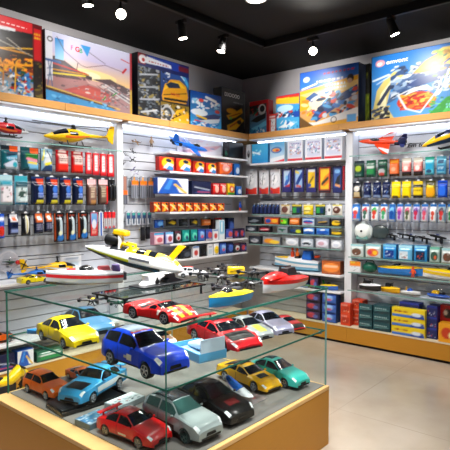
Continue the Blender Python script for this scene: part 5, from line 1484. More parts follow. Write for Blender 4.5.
cn = ['blue carded toy', 'white card with dark toy', 'white card with red toy', 'white card with green toy', 'deep blue carded toy', 'lilac carded toy', 'beige carded toy', 'violet card with red toy', 'rosy carded toy', 'white card with coral toy', 'grey carded toy', 'sage carded toy']
xs = [(352, 360.5), (362, 369.5), (371, 379), (380.5, 388), (389, 396), (397, 403.5), (404.5, 411.5), (413, 420), (421.5, 428.5), (430, 437), (438, 446), (447.5, 455)]
row('long row of carded toys', 'R', .345, (400, 204, 222), [(x0, x1, 'card%d' % i, cn[i]) for i, (x0, x1) in enumerate(xs)], BAY4, group='carded toys')
std('glass shelf over the boats', Z['box'], .435, 400, 15.5, [
    (350.5, 364.5, 'whitewindow', 'white window box with brown toy', .88), (365.5, 382, 'orangewindow', 'white window box with orange toy', .95), (383, 397.5, 'bluewindow', 'blue window box with navy toy', 1.0), (398.5, 413.5, 'skywindow', 'pale blue window box'), (414.5, 428.5, 'bluedark', 'blue window box with dark toy', 1.02), (430, 441, 'greenwindow', 'pale window box with green toy', .98), (442, 455, 'whitewindow', 'white window box with brown toy', .95)],
    'window boxes over the boats', dep=.10)


def stack(where, x0, x1, rows_, side, off, z0, zpx, h, sty, desc, group, dep=.14):
    a0, a1 = span(side, x0, x1, off, 320)
    xm = (x0 + x1) / 2
    dz = hgt(side, xm, 320 - h, off) - hgt(side, xm, 320, off)
    names = {1: [''], 2: ['lower', 'upper'], 3: ['bottom', 'middle', 'top'], 4: ['bottom', 'second lowest', 'third lowest', 'top']}[rows_]
    for i in range(rows_):
        t = pack(('%s %s, %s' % (names[i], desc, where)).strip(), 'boxed toy', side, a0, a1, z0 + .001 + i * dz, z0 + (i + 1) * dz, off, sty, 'boxed_toy', group, dep, False, seed=i + 3, tilt=[.0, .03, -.02][i % 3])


ZP = .2
stack('orange stack beside white upright', 340.5, 350, 2, 'R', .446, ZP, 0, 11, 'stackred', 'narrow orange red box', 'stacked boxes on the plinth', .07)
stack('stack beside the teal boxes', 352, 362.5, 3, 'R', .36, ZP, 0, 8.5, 'stackred', 'orange red box', 'stacked boxes on the plinth', .12)
stack('nearer the orange stack', 358.5, 372, 3, 'R', .44, ZP, 0, 8.2, 'stackteal', 'dark teal box', 'stacked boxes on the plinth', .03)
stack('nearer the yellow stack', 373, 390, 3, 'R', .43, ZP, 0, 8.6, 'stackteal', 'dark teal box', 'stacked boxes on the plinth', .14)
stack('front of the plinth', 391.5, 425, 3, 'R', .445, ZP, 0, 9.2, 'stackyellow', 'wide yellow and blue box', 'stacked boxes on the plinth', .07)
stack('behind the yellow stack', 399, 419, 3, 'R', .36, ZP, 0, 10.5, 'stackblue', 'navy box', 'stacked boxes on the plinth', .12)
stack('standing beside the yellow stack', 426.5, 437, 3, 'R', .40, ZP, 0, 11.0, 'stackblue', 'navy box', 'stacked boxes on the plinth', .14)
stack('at the frame edge', 438.5, 460, 1, 'R', .445, ZP, 0, 19, 'stackamber', 'amber box with red picture', 'stacked boxes on the plinth', .12)
stack('behind the amber one', 440, 456, 2, 'R', .31, ZP, 0, 17, 'stackredy', 'red box with dark picture', 'stacked boxes on the plinth', .08)
# ------------------------------------------------------------------ cars in the glass case, middle shelf
WOODSTRIPE = 'e8ebef'
car('bright yellow saloon toy car near the open end of the middle glass shelf', 'sedan', 'f2d200', (43.5, 340.5), (64.5, 349), ZM, extras=[('decal', 'd8c890', (.36, .50, 2.4, 2.8))], wb=.25)
car('steel blue saloon toy car parked behind the yellow saloon', 'sedan', '3f6f92', (65, 329), (84, 337.5), ZM, wb=.25)
car('royal blue toy car with pale roof stripes and a wolf-grey door emblem', 'suv', '0540d6', (106.5, 367), (140.5, 380.5), ZM, wb=.275, extras=[('roof', '9aa6b8', (.15, .47, 6.1)), ('roof', 'b8404a', (.44, .49, 5.6)), ('decal', 'd9d4c4', (.50, .58, 2.7, 3.4)), ('decal', 'b8b4a8', (.45, .50, 2.9, 3.2))])
car('tiny white and brown toy car behind the blue one', 'sedan', 'e2ddd6', (148, 343), (159, 347.5), ZM, wb=.13, extras=[('hood', '7a5a44', (.68, .9, 5.6))])
car('large crimson sports toy car with black deck panels beside the pale blue open tray', 'sport', 'b80d1a', (195, 340.5), (226, 352.5), ZM, wb=.27, extras=[('hood', 'soot', (.73, .9, 6.0)), ('hood', 'soot', (.04, .14, 6.0)), ('roof', '15161a', (.36, .46, 5.9)), ('spoiler', 'b80d1a')])
car('small silver toy car with a lime bonnet stripe behind the crimson one', 'sedan', '8f9496', (230, 333.5), (247, 342), ZM, wb=.20, hd=-104, extras=[('hood', 'b8c44a', (.70, .95, 6.5))])
car('silver lilac saloon toy car in the far row of the middle shelf', 'sedan', '8f8ca6', (251, 327.5), (266, 337.5), ZM, wb=.21, hd=-108)
car('red toy car with black nose at the far end of the middle shelf', 'sport', 'c41a1c', (281, 323), (293, 330), ZM, wb=.15, hd=-108, extras=[('hood', 'soot', (.84, .99, 4.6))])
# cars on the base deck
ZD = ZB + .004
car('scarlet saloon toy car with white roof flash in the front row on the deck', 'sedan', 'd80f14', (88, 443), (121.5, 457), ZD, wb=.222, extras=[('roof', 'f0e4e2', (.20, .30, 6.6)), ('decal', 'e8d8c8', (.44, .58, 2.5, 2.9)), ('spoiler', 'd80f14')], rim='8a8f96')
car('silver grey toy pickup with dark roof cage at the near corner of the deck', 'suv', '99a3a4', (157, 429), (191, 445.5), ZD, wb=.255, glass=M('2f4f4c', .06, 0, .8), extras=[('roof', '20262a', (.14, .50, 5.6)), ('rack',), ('decal', '4a3a30', (.2, .62, 2.3, 3.1))], tyre='2a3a3a', rim='5a7a78')
car('glossy black saloon toy car with red bonnet flashes', 'sedan', '0b0b0d', (190, 411), (224, 427), ZD, wb=.28, extras=[('decal', '2a2c31', (.4, .6, 2.6, 3.2)), ('hood', '5a1216', (.78, .88, 6.5))], rim='2a2b2f')
car('amber yellow toy coupe with black sunroof and a bonnet scoop', 'sport', 'f0b400', (225, 379.5), (256, 393.5), ZD, wb=.255, hd=-97, slim=.84, extras=[('roof', '14151a', (.32, .46, 6.0)), ('hood', 'soot', (.72, .82, 6.4))])
car('turquoise saloon toy car next to the amber yellow coupe', 'sedan', '35b8ae', (270, 371), (294, 384), ZD, wb=.25, hd=-97, slim=.84, extras=[('roof', '174a4c', (.34, .46, 6.2))])
car('orange toy hatchback by the far end of the deck', 'suv', 'f26a06', (25, 391), (47, 400), ZD, wb=.19)
car('low orange toy car mostly hidden behind the orange hatchback', 'sport', 'd8601a', (57, 374), (71, 380), ZD, wb=.15, hd=-92)
car('sky blue angular toy coupe with white side stripe on a black tray', 'boxy', '3aa0d8', (120, 387), (89, 405), ZD + .0226, near='l', wb=.25, extras=[('hood', 'soot', (.72, .92, 6.2)), ('decal', 'dfe6ea', (.10, .70, 2.7, 3.6)), ('spoiler', '3aa0d8')])
# red racer on the glass top
car('red open racing toy car with yellow bonnet stripes on top of the case', 'proto', 'cf1216', (133, 318), (166.5, 325.5), ZT, wb=.19, hd=-86, extras=[('hood', 'eab82a', (.64, .985, 6.3)), ('roof', 'c8201e', (.64, .985, 6.75)), ('decal', 'e8d8d0', (.66, .72, 3.2, 4.2))])
car('white toy ambulance with a red roof behind the big seaplane on the case', 'suv', 'e6e8ec', (184, 277), (199, 279.5), ZT, wb=.115, hd=-60, extras=[('roof', 'd8281e', (.14, .5, 5.7))])
# cars on the shelving
car('orange and black toy car on the low shelf at the frame edge', 'suv', 'e0621a', (-12, 343.5), (9, 345), Z['low'], wb=.16, hd=-4, extras=[('hood', 'soot', (.68, .95, 5.2))])
car('yellow low toy car on the slatwall shelf behind the silver boat', 'sport', 'e8d21a', (28, 283.5), (46, 284), Z['mid'], wb=.14, hd=-5)


def corner_pt(p, z):
    return U(p[0], p[1], 2, z)


def flat_box(label, A, B, z, width, height, ops, edge, name='boxed_toy', cat='boxed toy', n=(40, 16), group=None, seed=2, cover=False):
    a, b = corner_pt(A, z), corner_pt(B, z)
    L = math.hypot(b[0] - a[0], b[1] - a[1])
    h = math.atan2(b[1] - a[1], b[0] - a[0])
    t = thing(name, label, cat, (a[0], a[1], z + .0005), h, group)
    MB().box((L / 2, width / 2, height / 2), (L, width, height)).build('carton', t, M(edge, .35), bevel=.002)
    o = art('top_print', L * .98, width * .96, ops, t, n[0], n[1], x0=L / 2, y=width * .02, z0=height + .0008, seed=seed, rough=.18)
    o.rotation_euler.x = -math.pi / 2
    return t, L


def tray(label, A, B, z, width, height, col, name='display_tray', wall=.006, inner=None):
    a, b = corner_pt(A, z), corner_pt(B, z)
    L = math.hypot(b[0] - a[0], b[1] - a[1])
    h = math.atan2(b[1] - a[1], b[0] - a[0])
    t = thing(name, label, 'tray', (a[0], a[1], z + .0005), h)
    m = M(col, .25, 0, .3)
    MB().box((L / 2, width / 2, .003), (L, width, .006)).build('tray_floor', t, M(inner or col, .3))
    for nm, c, d in (('tray_wall', (L / 2, wall / 2, height / 2), (L, wall, height)), ('tray_wall', (L / 2, width - wall / 2, height / 2), (L, wall, height)),
                     ('tray_wall', (wall / 2, width / 2, height / 2), (wall, width - 2 * wall, height)), ('tray_wall', (L - wall / 2, width / 2, height / 2), (wall, width - 2 * wall, height))):
        MB().box(c, d).build(nm, t, m, bevel=.0015)
    return t, L


tr_, L_ = tray('long black shallow tray under the sky blue coupe', (62, 418), (128, 397), ZD, .19, .022, '111316')
MB().box((L_ * .13, .12, .016), (L_ * .2, .19, .02)).build('control_unit', tr_, M('1c1e22', .3), bevel=.003)
g_ = MB()
for i_ in range(5):
    g_.box((L_ * (.07 + .03 * i_), .12, .0272), (.008, .15, .002))
g_.build('vent_strip', tr_, M('4a4e56', .3, .6))
flat_box('flat blue printed box between the black tray and the scarlet car', (90, 431), (114, 420), ZD, .12, .03, [('g', '3a6a94', '7ab4d8', 0), ('s', 0, 0, 1, 1, 46, ['1a2c3c', 'c8dce8', '4a94c4', '2a3a44', '8ab8d0', 'e8eef0']), ('r', 0, 0, 1, .08, '8a9aa4'), ('l', .0, .7, .9, .9, .02, 'dfe8ee')], '5a7484')
flat_box('flat white and silver printed box behind the scarlet car', (118, 413), (145, 401), ZD, .11, .03, [('f', 'd4d8dc'), ('s', .05, .1, .95, .9, 40, ['3a4450', 'f2f4f6', '8a94a0', '24303a', 'c43a3a', 'b8c4cc']), ('r', 0, 0, .05, 1, '9aa4ac')], 'b0b8be', seed=5)
flat_box('glossy leaflet in pink and grey lying beside the black car', (246, 409), (268, 398), ZD, .12, .003, [('f', '8a7f80'), ('s', 0, 0, 1, 1, 14, ['c86a6a', 'b0a4a4', '6a5a60', 'd89a90'])], '9a9090', 'leaflet', 'leaflet', (20, 14))
# pale blue open carton on the middle shelf
tr_, L_ = tray('pale blue open carton tray with a raised end flap beside the crimson car', (171, 351.5), (199, 364), ZM, .17, .045, '5aa6d4', 'carton_tray', inner='8ab8d8')
MB().box((L_ - .003, .085, .075), (.005, .15, .075)).build('end_flap', tr_, M('c4d8ea', .3), bevel=.002)
o_ = art('picture_insert', L_ * .9, .15, [('f', '8ab8d8'), ('s', .1, .1, .9, .9, 22, ['b0623a', 'd8e4ec', '6a4a3a', '3a7ab0', 'e09a6a'])], tr_, 24, 12, x0=L_ / 2, y=.01, z0=.02, seed=3)
o_.rotation_euler.x = -math.pi / 2
MB().tube([(L_ * .1, .10, .03), (L_ * .5, .10, .05), (L_ * .85, .09, .05)], [.012, .03, .01], 10).build('boat_shell', tr_, M('d4dce4', .3, 0, .5))
# blue and white board leaning on the amber coupe
a_, b_ = U(252, 400, 2, ZD + .02), U(224, 377, 2, ZD + .115)
d_ = Vector(b_ - a_)
t_ = thing('model_surfboard', 'blue and white pointed board leaning against the amber yellow coupe', 'model board', a_)
q_ = d_.to_track_quat('X', 'Z')
t_.rotation_mode = 'QUATERNION'
t_.rotation_quaternion = q_
Ld = d_.length
rg_ = [(x, .001 + .05 * math.sin(math.pi * x) ** .6) for x in np.linspace(0, 1, 15)]
MB().loft([[(x * Ld, w * math.cos(a), .010 * math.sin(a) * (w / .05) + .02 * (2 * x - 1) ** 2) for a in np.linspace(0, 2 * math.pi, 13)[:-1]] for x, w in rg_]).build('board', t_, paint('e6ebf0'), angle=50)
MB().loft([[(x * Ld, w * .8 * math.cos(a), .006 + .010 * math.sin(a) * (w / .05) + .02 * (2 * x - 1) ** 2) for a in np.linspace(0, 2 * math.pi, 13)[:-1]] for x, w in rg_[6:14]]).build('blue_deck', t_, paint('1a62c0'), angle=50)

# ------------------------------------------------------------------ boats and aircraft on top of the case
boat('long silver boat with red flank stripe and dark windscreen on the glass top', (122, 283), (46, 287.5), ZT, 'c8ccd4', 'd4d6de', Wr=.26, Hr=.18, bluff=1.25,
     feats=[('stripe', 'c8242c', .62, .90), ('stripe', '3a3438', .02, .26), ('cabin', 'soot', .38, .58, .62, .38), ('seat', 'b8404a', .16, .34, .5, .3), ('stern', '3a3c44'), ('patchtop', 'c83a44', .62, .74, .6), ('seat', '6a5aa0', .03, .14, .6, .5)])
boat('yellow and blue speedboat at the front edge of the glass top', (245, 301), (209, 313), ZT, '1f86c0', 'ecd21c', Wr=.32, Hr=.19, bluff=1.4,
     feats=[('stripe', 'f0f0ee', .02, .16), ('cabin', 'soot', .44, .66, .55, .36), ('seat', '2a2c30', .18, .36, .5, .22), ('fin', '23252a', .05, .14, .7, -.02)])
boat('red and white jet ski model at the corner of the glass top', (297, 286.5), (263, 297), ZT, 'dadde2', 'd4150f', Wr=.40, Hr=.19, bluff=1.4,
     feats=[('stripe', 'd4150f', .72, 1.0), ('seat', '23191b', .14, .44, .34, .5), ('cabin', 'd8150f', .42, .94, .55, .34, 'cowl'), ('bars', '17181b', .52), ('patchtop', '17181c', .16, .48, .62), ('seat', '1c1d20', .05, .14, .5, .2)])
boat('sky blue boat with yellow bow and orange crew on the corner shelf', None, None, 0, '7ab8d8', 'e2e6ea', Wr=.3, Hr=.22, at=rw(float(U(297, 270, 0, -.36)[1]), .36, Z['corner'] + .001), L=.56, hd=math.radians(100),
     feats=[('patchtop', 'f0c81a', .68, .98, .95), ('figure', .60, .0, 'e0481c'), ('figure', .48, .12, 'e8691c'), ('ring', 'e04a20', .06, .045), ('seat', '1a62c4', .16, .36, .7, .8), ('stripe', 'eef0f2', .5, .8), ('cabin', 'soot', .40, .54, .6, .3)])
boat('small blue boat behind the yellow saloon in the case', (52, 333.5), (27, 335), ZM, '2f7fc8', '3a90d8', Wr=.36, Hr=.2, feats=[('cabin', 'd8502a', .35, .55, .5, .5)])

# shelf behind the silver boat
xm_ = float(U(50, 268, 1, -.36)[0])
helicopter('yellow rescue helicopter with dark windscreen on the shelf behind the silver boat', lw(xm_ + .10, .31, Z['mid'] + .001), math.radians(-3), .53, 'f0bc0a', 'soot', stripe='e8e8ea', nose='e8ecf0', mast=.05, blades=(.1, 3.2), fin_h=.13)
xm_ = float(U(38, 268, 1, -.40)[0])
helicopter('blue long-tailed model helicopter with orange cabin panel next to the silver boat', lw(xm_ - .03, .43, Z['mid'] + .001), math.radians(-6), .38, '1c6cc8', '1f3f7e', stripe='e8782a', mast=.03, blades=(.5, 3.6), fin_h=.05)
xm_ = float(U(72, 256, 1, -.30)[0])
pack('plain white box at the back of the shelf behind the silver boat', 'boxed toy', 'L', float(U(64, 256, 1, -.3)[0]), float(U(85, 256, 1, -.3)[0]), Z['mid'] + .001, Z['mid'] + .17, .245, 'whitebox', 'boxed_toy', None, .022, False)

# round bubble pack with an army helicopter
c_ = U(9.5, 262, 1, -.262)
t_ = thing('hanging_bubble_pack', 'round clear bubble pack with a dark green army helicopter and red dot', 'toy pack', c_)
MB().lathe([(.001, .0), (.085, .0), (.09, .003), (.085, .006), (.001, .006)], 'Y', (0, .02, 0), 28).build('card', t_, M('c8c4c8', .3))
MB().lathe([(.078, .018), (.074, -.01), (.05, -.03), (.002, -.036)], 'Y', (0, 0, 0), 24).build('clear_bubble', t_, BUBBLE, angle=60)
g_ = MB()
g_.loft(body_of_rings([(-.06, .006, .002, .002), (-.02, .004, .005, .006), (0, 0, .012, .014), (.03, -.002, .01, .011), (.05, -.004, .002, .002)]))
g_.box((.0, 0, .022), (.11, .006, .002))
g_.box((0, 0, .016), (.004, .004, .012))
g_.box((0, 0, -.018), (.05, .016, .003))
g_.build('toy_helicopter', t_, M('24402f', .4))
MB().lathe([(.001, -.003), (.018, -.003), (.018, .017), (.001, .017)], 'Y', (.075, 0, -.01), 16).build('red_badge', t_, M('d0262a', .3))

# helicopters on the top glass shelf of the slatwall
xm_ = float(U(72, 140, 1, -.36)[0])
helicopter('yellow model helicopter with black belly stand on the top glass shelf', lw(xm_ + .02, .35, Z['heli'] + .001), math.radians(180), .70, 'f0c400', 'soot', finc='f0b800', stripe='e06a1a', mast=.01, blades=(2.9, -.12), fin_h=.14, drop=-.06)
xm_ = float(U(4, 128, 1, -.36)[0])
helicopter('red, white and blue model helicopter at the frame edge of the top glass shelf', lw(xm_, .36, Z['heli'] + .03), 0, .50, 'c8202a', 'soot', finc='2a6ac0', stripe='f06a2a', nose='d8dce4', mast=.03, blades=(2.8, -.3), rot=(.25, 0, 0))
# blue plane, white display carton behind it
xm_ = float(U(188, 150, 1, -.38)[0])
plane('blue model plane on the top shelf of the stepped bay', lw(xm_, .40, Z['S1'] + .05), math.radians(-4), .50, '1568d0', '1568d0', wing=(.34, .15), rot=(math.radians(38), math.radians(6), math.radians(-4)), prop=False, jet=False, tip='0f4aa0')
pack('white carton with pale pink aircraft picture behind the blue plane', 'boxed toy', 'L', float(U(180, 145, 1, -.28)[0]), float(U(223, 145, 1, -.28)[0]), Z['S1'] + .001, 2.24, .26, 'aircarton' if 'aircarton' in ST else 'whitebox', 'boxed_toy', None, .03, False)
pack('black carton at the corner end of the top stepped shelf', 'boxed toy', 'L', float(U(229, 150, 1, -.36)[0]), float(U(243, 150, 1, -.36)[0]), Z['S1'] + .001, 2.24, .36, 'darkcarton' if 'darkcarton' in ST else 'blackstick', 'boxed_toy', None, .1, False)
# toy figures and mini aircraft pegged to the slatwall


def figure(label, loc, rz, s, c1, c2, group=None, name='toy_figure'):
    t = thing(name, label, 'toy figure', loc, rz, group)
    MB().loft([[(a * s * rr, b * s * rr * .7, h * s) for a, b in ((1, 0), (.7, .7), (0, 1), (-.7, .7), (-1, 0), (-.7, -.7), (0, -1), (.7, -.7))] for h, rr in ((.75, .3), (1.0, .36), (1.5, .42), (1.75, .3), (1.8, .14), (1.9, .14), (2.0, .26), (2.25, .28), (2.45, .1))]).build('torso', t, M(c1, .45))
    for sd in (1, -1):
        MB().tube([(sd * s * .16, 0, s * .85), (sd * s * .2, 0, s * .4), (sd * s * .22, -s * .04, .0)], [s * .16, s * .13, s * .11], 8).build('leg', t, M(c2, .45))
        MB().tube([(sd * s * .36, 0, s * 1.6), (sd * s * .58, -s * .06, s * 1.2), (sd * s * .62, -s * .2, s * .9)], [s * .12, s * .10, s * .08], 8).build('arm', t, M(c1, .45))
    return t


figure('small dark green toy figure beside the black carton', lw(float(U(226, 152, 1, -.40)[0]), .40, Z['S1'] + .001), 0, .035, '1f5a48', '16302a')
figure('small tan toy figure pegged beside the blue plane shelf', U(151.5, 147, 1, -.27), 0, .045, 'b89a78', '6a5a50', name='hanging_toy_figure')
plane('tiny brown model plane hung at the top of the slatwall strip', U(136, 142.5, 1, -.28), 0, .11, '8a6a44', '6a4a30', wing=(.4, .14), rot=(.9, 0, 0)).name = 'hanging_model_plane'
for i_, (px_, py_, s_, cc_, lb_) in enumerate([(125, 153, .06, '6a6e74', 'grey mini quadcopter hung uppermost on the slatwall strip'), (132, 150, .075, '3a3d44', 'dark mini quadcopter hung next to the grey one'), (132.5, 158.5, .075, '24262b', 'black mini quadcopter hung under the dark one'),
                                                (124, 162, .05, '3a3436', 'smallest dark quadcopter hung at the upright'), (134, 168, .07, '6a5aa0', 'violet mini quadcopter hung above the orange tool sets'), (136.5, 172, .06, 'b8b4d0', 'lilac mini quadcopter hung just under the violet one')]):
    o_ = drone(lb_, U(px_, py_ + 2, 1, -.29), .3 + i_, s_, cc_, 'c8ccd2', 'mini quadcopters on the slatwall', 'hanging_quadcopter')
    o_.rotation_euler.x = .8
figure('blue and red toy figure at the corner end of the flame box shelf', lw(float(U(240, 210, 1, -.42)[0]), .42, Z['S4'] + .001), 0, .045, '1a4ab0', 'c83a24')

# big seaplane on its stand


def along(x, y, dist):
    d = FWD + RT * (x - 225) / 505.0 + UPV * (225 - y) / 505.0
    return CAM + d * dist


A_, B_ = along(85, 247.5, 3.22), along(184.5, 268.5, 3.04)
ax_ = Vector(B_ - A_)
Ls = ax_.length
t_ = thing('model_seaplane', 'large white and yellow model seaplane raised on a black and white stand', 'model seaplane', (Vector(A_) + Vector(B_)) / 2)
t_.rotation_mode = 'QUATERNION'
t_.rotation_quaternion = ax_.to_track_quat('X', 'Z')
st_ = [(x, z, b * 1.15, c * 1.6) for x, z, b, c in [(-.5, .012, .003, .004), (-.42, .010, .022, .018), (-.3, .006, .048, .032), (-.15, .003, .070, .046), (0, .0, .082, .056), (.15, -.002, .080, .058), (.28, -.006, .072, .056), (.40, -.012, .052, .044), (.47, -.018, .022, .018), (.5, -.02, .002, .002)]]
up_ = [[(x, b * math.cos(2 * math.pi * k / 20), zc + c * math.sin(2 * math.pi * k / 20)) for k in range(20)] for x, zc, b, c in st_]
MB().loft(up_).build('hull', t_, paint('eceef0'), k=Ls, angle=60)
ring_patch(st_, -.05, .45, math.radians(38), math.radians(142), .003, 14, 10).build('yellow_deck', t_, paint('f2cc0a'), k=Ls, angle=60)
ring_patch(st_, .05, .13, math.radians(40), math.radians(140), .006, 8, 10).build('windshield', t_, DARKGLASS, k=Ls, angle=60)
ring_patch(st_, .17, .24, math.radians(40), math.radians(140), .006, 8, 10).build('windshield', t_, DARKGLASS, k=Ls, angle=60)
for sd in (0, 1):
    a0_ = math.radians(186) if sd else math.radians(-26)
    ring_patch(st_, -.46, .0, a0_, a0_ + math.radians(20), .003, 16, 3).build('lime_stripe', t_, paint('c8d422'), k=Ls, angle=60)
    a0_ = math.radians(200) if sd else math.radians(-52)
    ring_patch(st_, -.48, .30, a0_, a0_ + math.radians(32), .008, 16, 3).build('black_chine', t_, paint('17181b'), k=Ls, angle=60)
    a0_ = math.radians(168) if sd else math.radians(-4)
    ring_patch(st_, .0, .2, a0_, a0_ + math.radians(12), .003, 8, 3).build('dark_lettering_band', t_, M('4a4c54', .3), k=Ls, angle=60)
ring_patch(st_, -.22, -.06, math.radians(40), math.radians(140), .004, 8, 8).build('cockpit_well', t_, M('2a2c31', .3), k=Ls, angle=60)
for sd in (1, -1):
    MB().tube([(-.12, sd * .05, .03), (-.14, sd * .035, .13), (-.16, sd * .03, .19)], [.016, .014, .012], 8).build('pylon', t_, paint('eceef0'), k=Ls)
    MB().tube([(.0, sd * .055, .03), (-.02, sd * .05, .11), (-.10, sd * .045, .115), (-.13, sd * .04, .06)], .014, 8).build('yellow_frame', t_, paint('f0c80a'), k=Ls)
MB().box((-.15, 0, .205), (.14, .10, .045), tx=.85).build('engine_pod', t_, paint('f2c40a'), k=Ls, bevel=.006)
MB().lathe([(.03, -.30), (.055, -.28), (.06, -.20), (.05, -.17), (.02, -.16)], 'X', (0, 0, .125), 16).build('fan_shroud', t_, M('17181c', .4), k=Ls)
for sd in (1,):
    MB().prism([(.30, .03), (.36, .03), (.47, .19), (.40, .19)], 'Y', .03, .042).build('yellow_fin', t_, paint('f4bc08'), k=Ls, bevel=.002)
# stand and riser
rc = U(165, 292, 2, ZT + .055)
ra_, rb_ = U(124, 299, 2, ZT + .055), U(206, 284, 2, ZT + .055)
rh_ = math.atan2(rb_[1] - ra_[1], rb_[0] - ra_[0])
rl_ = math.hypot(rb_[0] - ra_[0], rb_[1] - ra_[1])
t_ = thing('glass_riser', 'low glass riser with black rim and feet under the seaplane stand', 'riser', (ra_[0], ra_[1], ZT + .0005), rh_)
MB().box((rl_ / 2, .13, .052), (rl_ - .01, .25, .006)).build('glass_plate', t_, glass_mat('smoked_glass', (.55, .62, .62)), angle=0)
g_ = MB()
for c_, d_ in (((rl_ / 2, .003, .052), (rl_, .006, .009)), ((rl_ / 2, .257, .052), (rl_, .006, .009)), ((.003, .13, .052), (.006, .248, .009)), ((rl_ - .003, .13, .052), (.006, .248, .009))):
    g_.box(c_, d_)
g_.build('rim', t_, M('16181b', .35))
for x_ in (.02, rl_ - .02):
    for y_ in (.02, .24):
        MB().lathe([(.010, 0), (.007, .006), (.006, .047)], 'Z', (x_, y_, 0), 10).build('foot', t_, M('16181b', .35))
sb_ = U(163, 285, 2, ZT + .057)
t_ = thing('model_stand', 'black and white curved stand holding up the white and yellow seaplane', 'display stand', (sb_[0], sb_[1] + .03, ZT + .0565), rh_)
MB().box((0.01, 0, .005), (.36, .13, .009)).build('base_plate', t_, M('1b1d20', .3), bevel=.003)
hs_ = float((A_[2] + B_[2]) / 2 - ZT - .057) - .052 * Ls * 1.0 * 1.6
MB().prism([(-.13, .010), (-.02, .010), (-.04, hs_ * .45), (.06, hs_), (-.11, hs_), (-.10, hs_ * .5)], 'Y', -.03, .03).build('stand_leg', t_, paint('e8eaec'), bevel=.003)
MB().prism([(.03, .010), (.17, .010), (.10, hs_ * .5), (.09, hs_ * .93), (.0, hs_ * .93), (.05, hs_ * .5)], 'Y', -.032, .032).build('stand_leg', t_, paint('17181b'), bevel=.003)
MB().prism([(-.055, .012), (-.035, .012), (-.03, hs_ * .4), (-.045, hs_ * .75), (-.06, hs_ * .4)], 'Y', -.0335, .0335).build('leg_stripe', t_, paint('17181b'))

# quadcopters
dl_ = [(93, 305, .125, '1c1e22', 'f0cc14', 'black quadcopter with yellow top on the glass beside the riser'), (119, 307, .11, '1d4a3c', '2a6a54', 'dark green quadcopter between the yellow topped one and the riser'),
       (203, 281, .16, '1b1d21', 'b8bcc4', 'black quadcopter nearest the white ambulance'), (217, 276, .14, '22242a', 'e0e2e6', 'white shelled quadcopter behind the black group'), (222, 285, .17, '17181c', '8a8e96', 'grey shelled quadcopter in the middle of the group'),
       (225, 296, .16, '1a1b20', '2c2f36', 'all black quadcopter in front of the group'), (251, 289, .11, '1a1c20', 'c4c8ce', 'silver shelled quadcopter by the yellow case'), (236, 292, .15, '17181b', '9a9ea6', 'black quadcopter behind the yellow and blue speedboat'),
       (253, 281, .18, '1d1f24', '3a3d44', 'tall black quadcopter by the red jet ski'), (228, 272, .15, '2a2c31', '6a6e76', 'dim quadcopter at the back of the group')]
for i_, (px_, py_, s_, c_, c2_, lb_) in enumerate(dl_):
    drone(lb_, U(px_, py_, 2, ZT + .001), 0.4 + .7 * i_, s_ * 1.2, c_, c2_, leg=.20 if i_ > 1 else .12)
ya_ = U(236, 274.5, 2, ZT + .001)
t_ = thing('toy_case', 'yellow lettered case behind the quadcopter group', 'toy case', ya_, math.radians(-50))
MB().box((0, 0, .03), (.13, .06, .055), tx=.94, ty=.9).build('case_body', t_, paint('f0c40e'), bevel=.008)
MB().tube([(-.025, 0, .055), (-.025, 0, .068), (.025, 0, .068), (.025, 0, .055)], .005, 6).build('handle', t_, M('1a1b1e', .4))
art('label_strip', .085, .02, [('f', 'f0c40e'), ('t', .05, .1, .95, .9, '3a2a10')], t_, 20, 5, y=-.0312, z0=.02)

# ------------------------------------------------------------------ toys on the right wall bays
yj_ = float(U(382, 145, 0, -.36)[1])
plane('red orange jet model with navy twin tails on the glass shelf', rw(yj_, .37, Z['jet'] + .10), math.radians(98), .46, 'e0401a', '2c3468', wing=(.36, .2), rot=(math.radians(-46), math.radians(-6), math.radians(98)), jet=True, prop=False, tip='d8d4dc')
t_ = thing('model_aircraft', 'yellow and navy aircraft model with its nose to the red jet', 'model aircraft', rw(float(U(447, 136, 0, -.36)[1]), .36, Z['jet'] + .125), math.radians(104), rot=(0, math.radians(12), math.radians(104)))
st_ = [(-.40, .03, .02, .02), (-.25, .025, .07, .06), (-.05, .01, .11, .095), (.12, -.005, .10, .082), (.26, -.03, .062, .05), (.34, -.045, .03, .024), (.37, -.05, .003, .003)]
MB().loft(body_of_rings(st_, 18)).build('fuselage', t_, paint('eebb10'), k=.62, angle=60)
ring_patch(st_, -.36, .16, math.radians(12), math.radians(168), .004, 14, 12).build('navy_hood', t_, paint('16224a'), k=.62, angle=60)
ring_patch(st_, -.3, .30, math.radians(205), math.radians(335), .004, 14, 10).build('navy_belly', t_, paint('16305a'), k=.62, angle=60)
ring_patch(st_, .02, .12, math.radians(20), math.radians(160), .007, 8, 10).build('canopy', t_, DARKGLASS, k=.62, angle=60)
for sd in (1, -1):
    MB().tube([(-.15, sd * .06, -.07), (-.15, sd * .06, -.152), (.12, sd * .06, -.152), (.15, sd * .06, -.13)], .012, 6).build('skid', t_, M('1a1b1e', .4), k=.62)
s_ = thing('wall_lettering', 'small black lettering stuck on the white panel between the red jet and the navy aircraft', 'lettering', rw(float(U(407, 148, 0, -.2215)[1]), .2225, zr(407, 147.5, .222)), -math.pi / 2)
lettering(s_, 'Em to', 0, 0, 0, .055, '26282c', shear=.3, width=1.3)


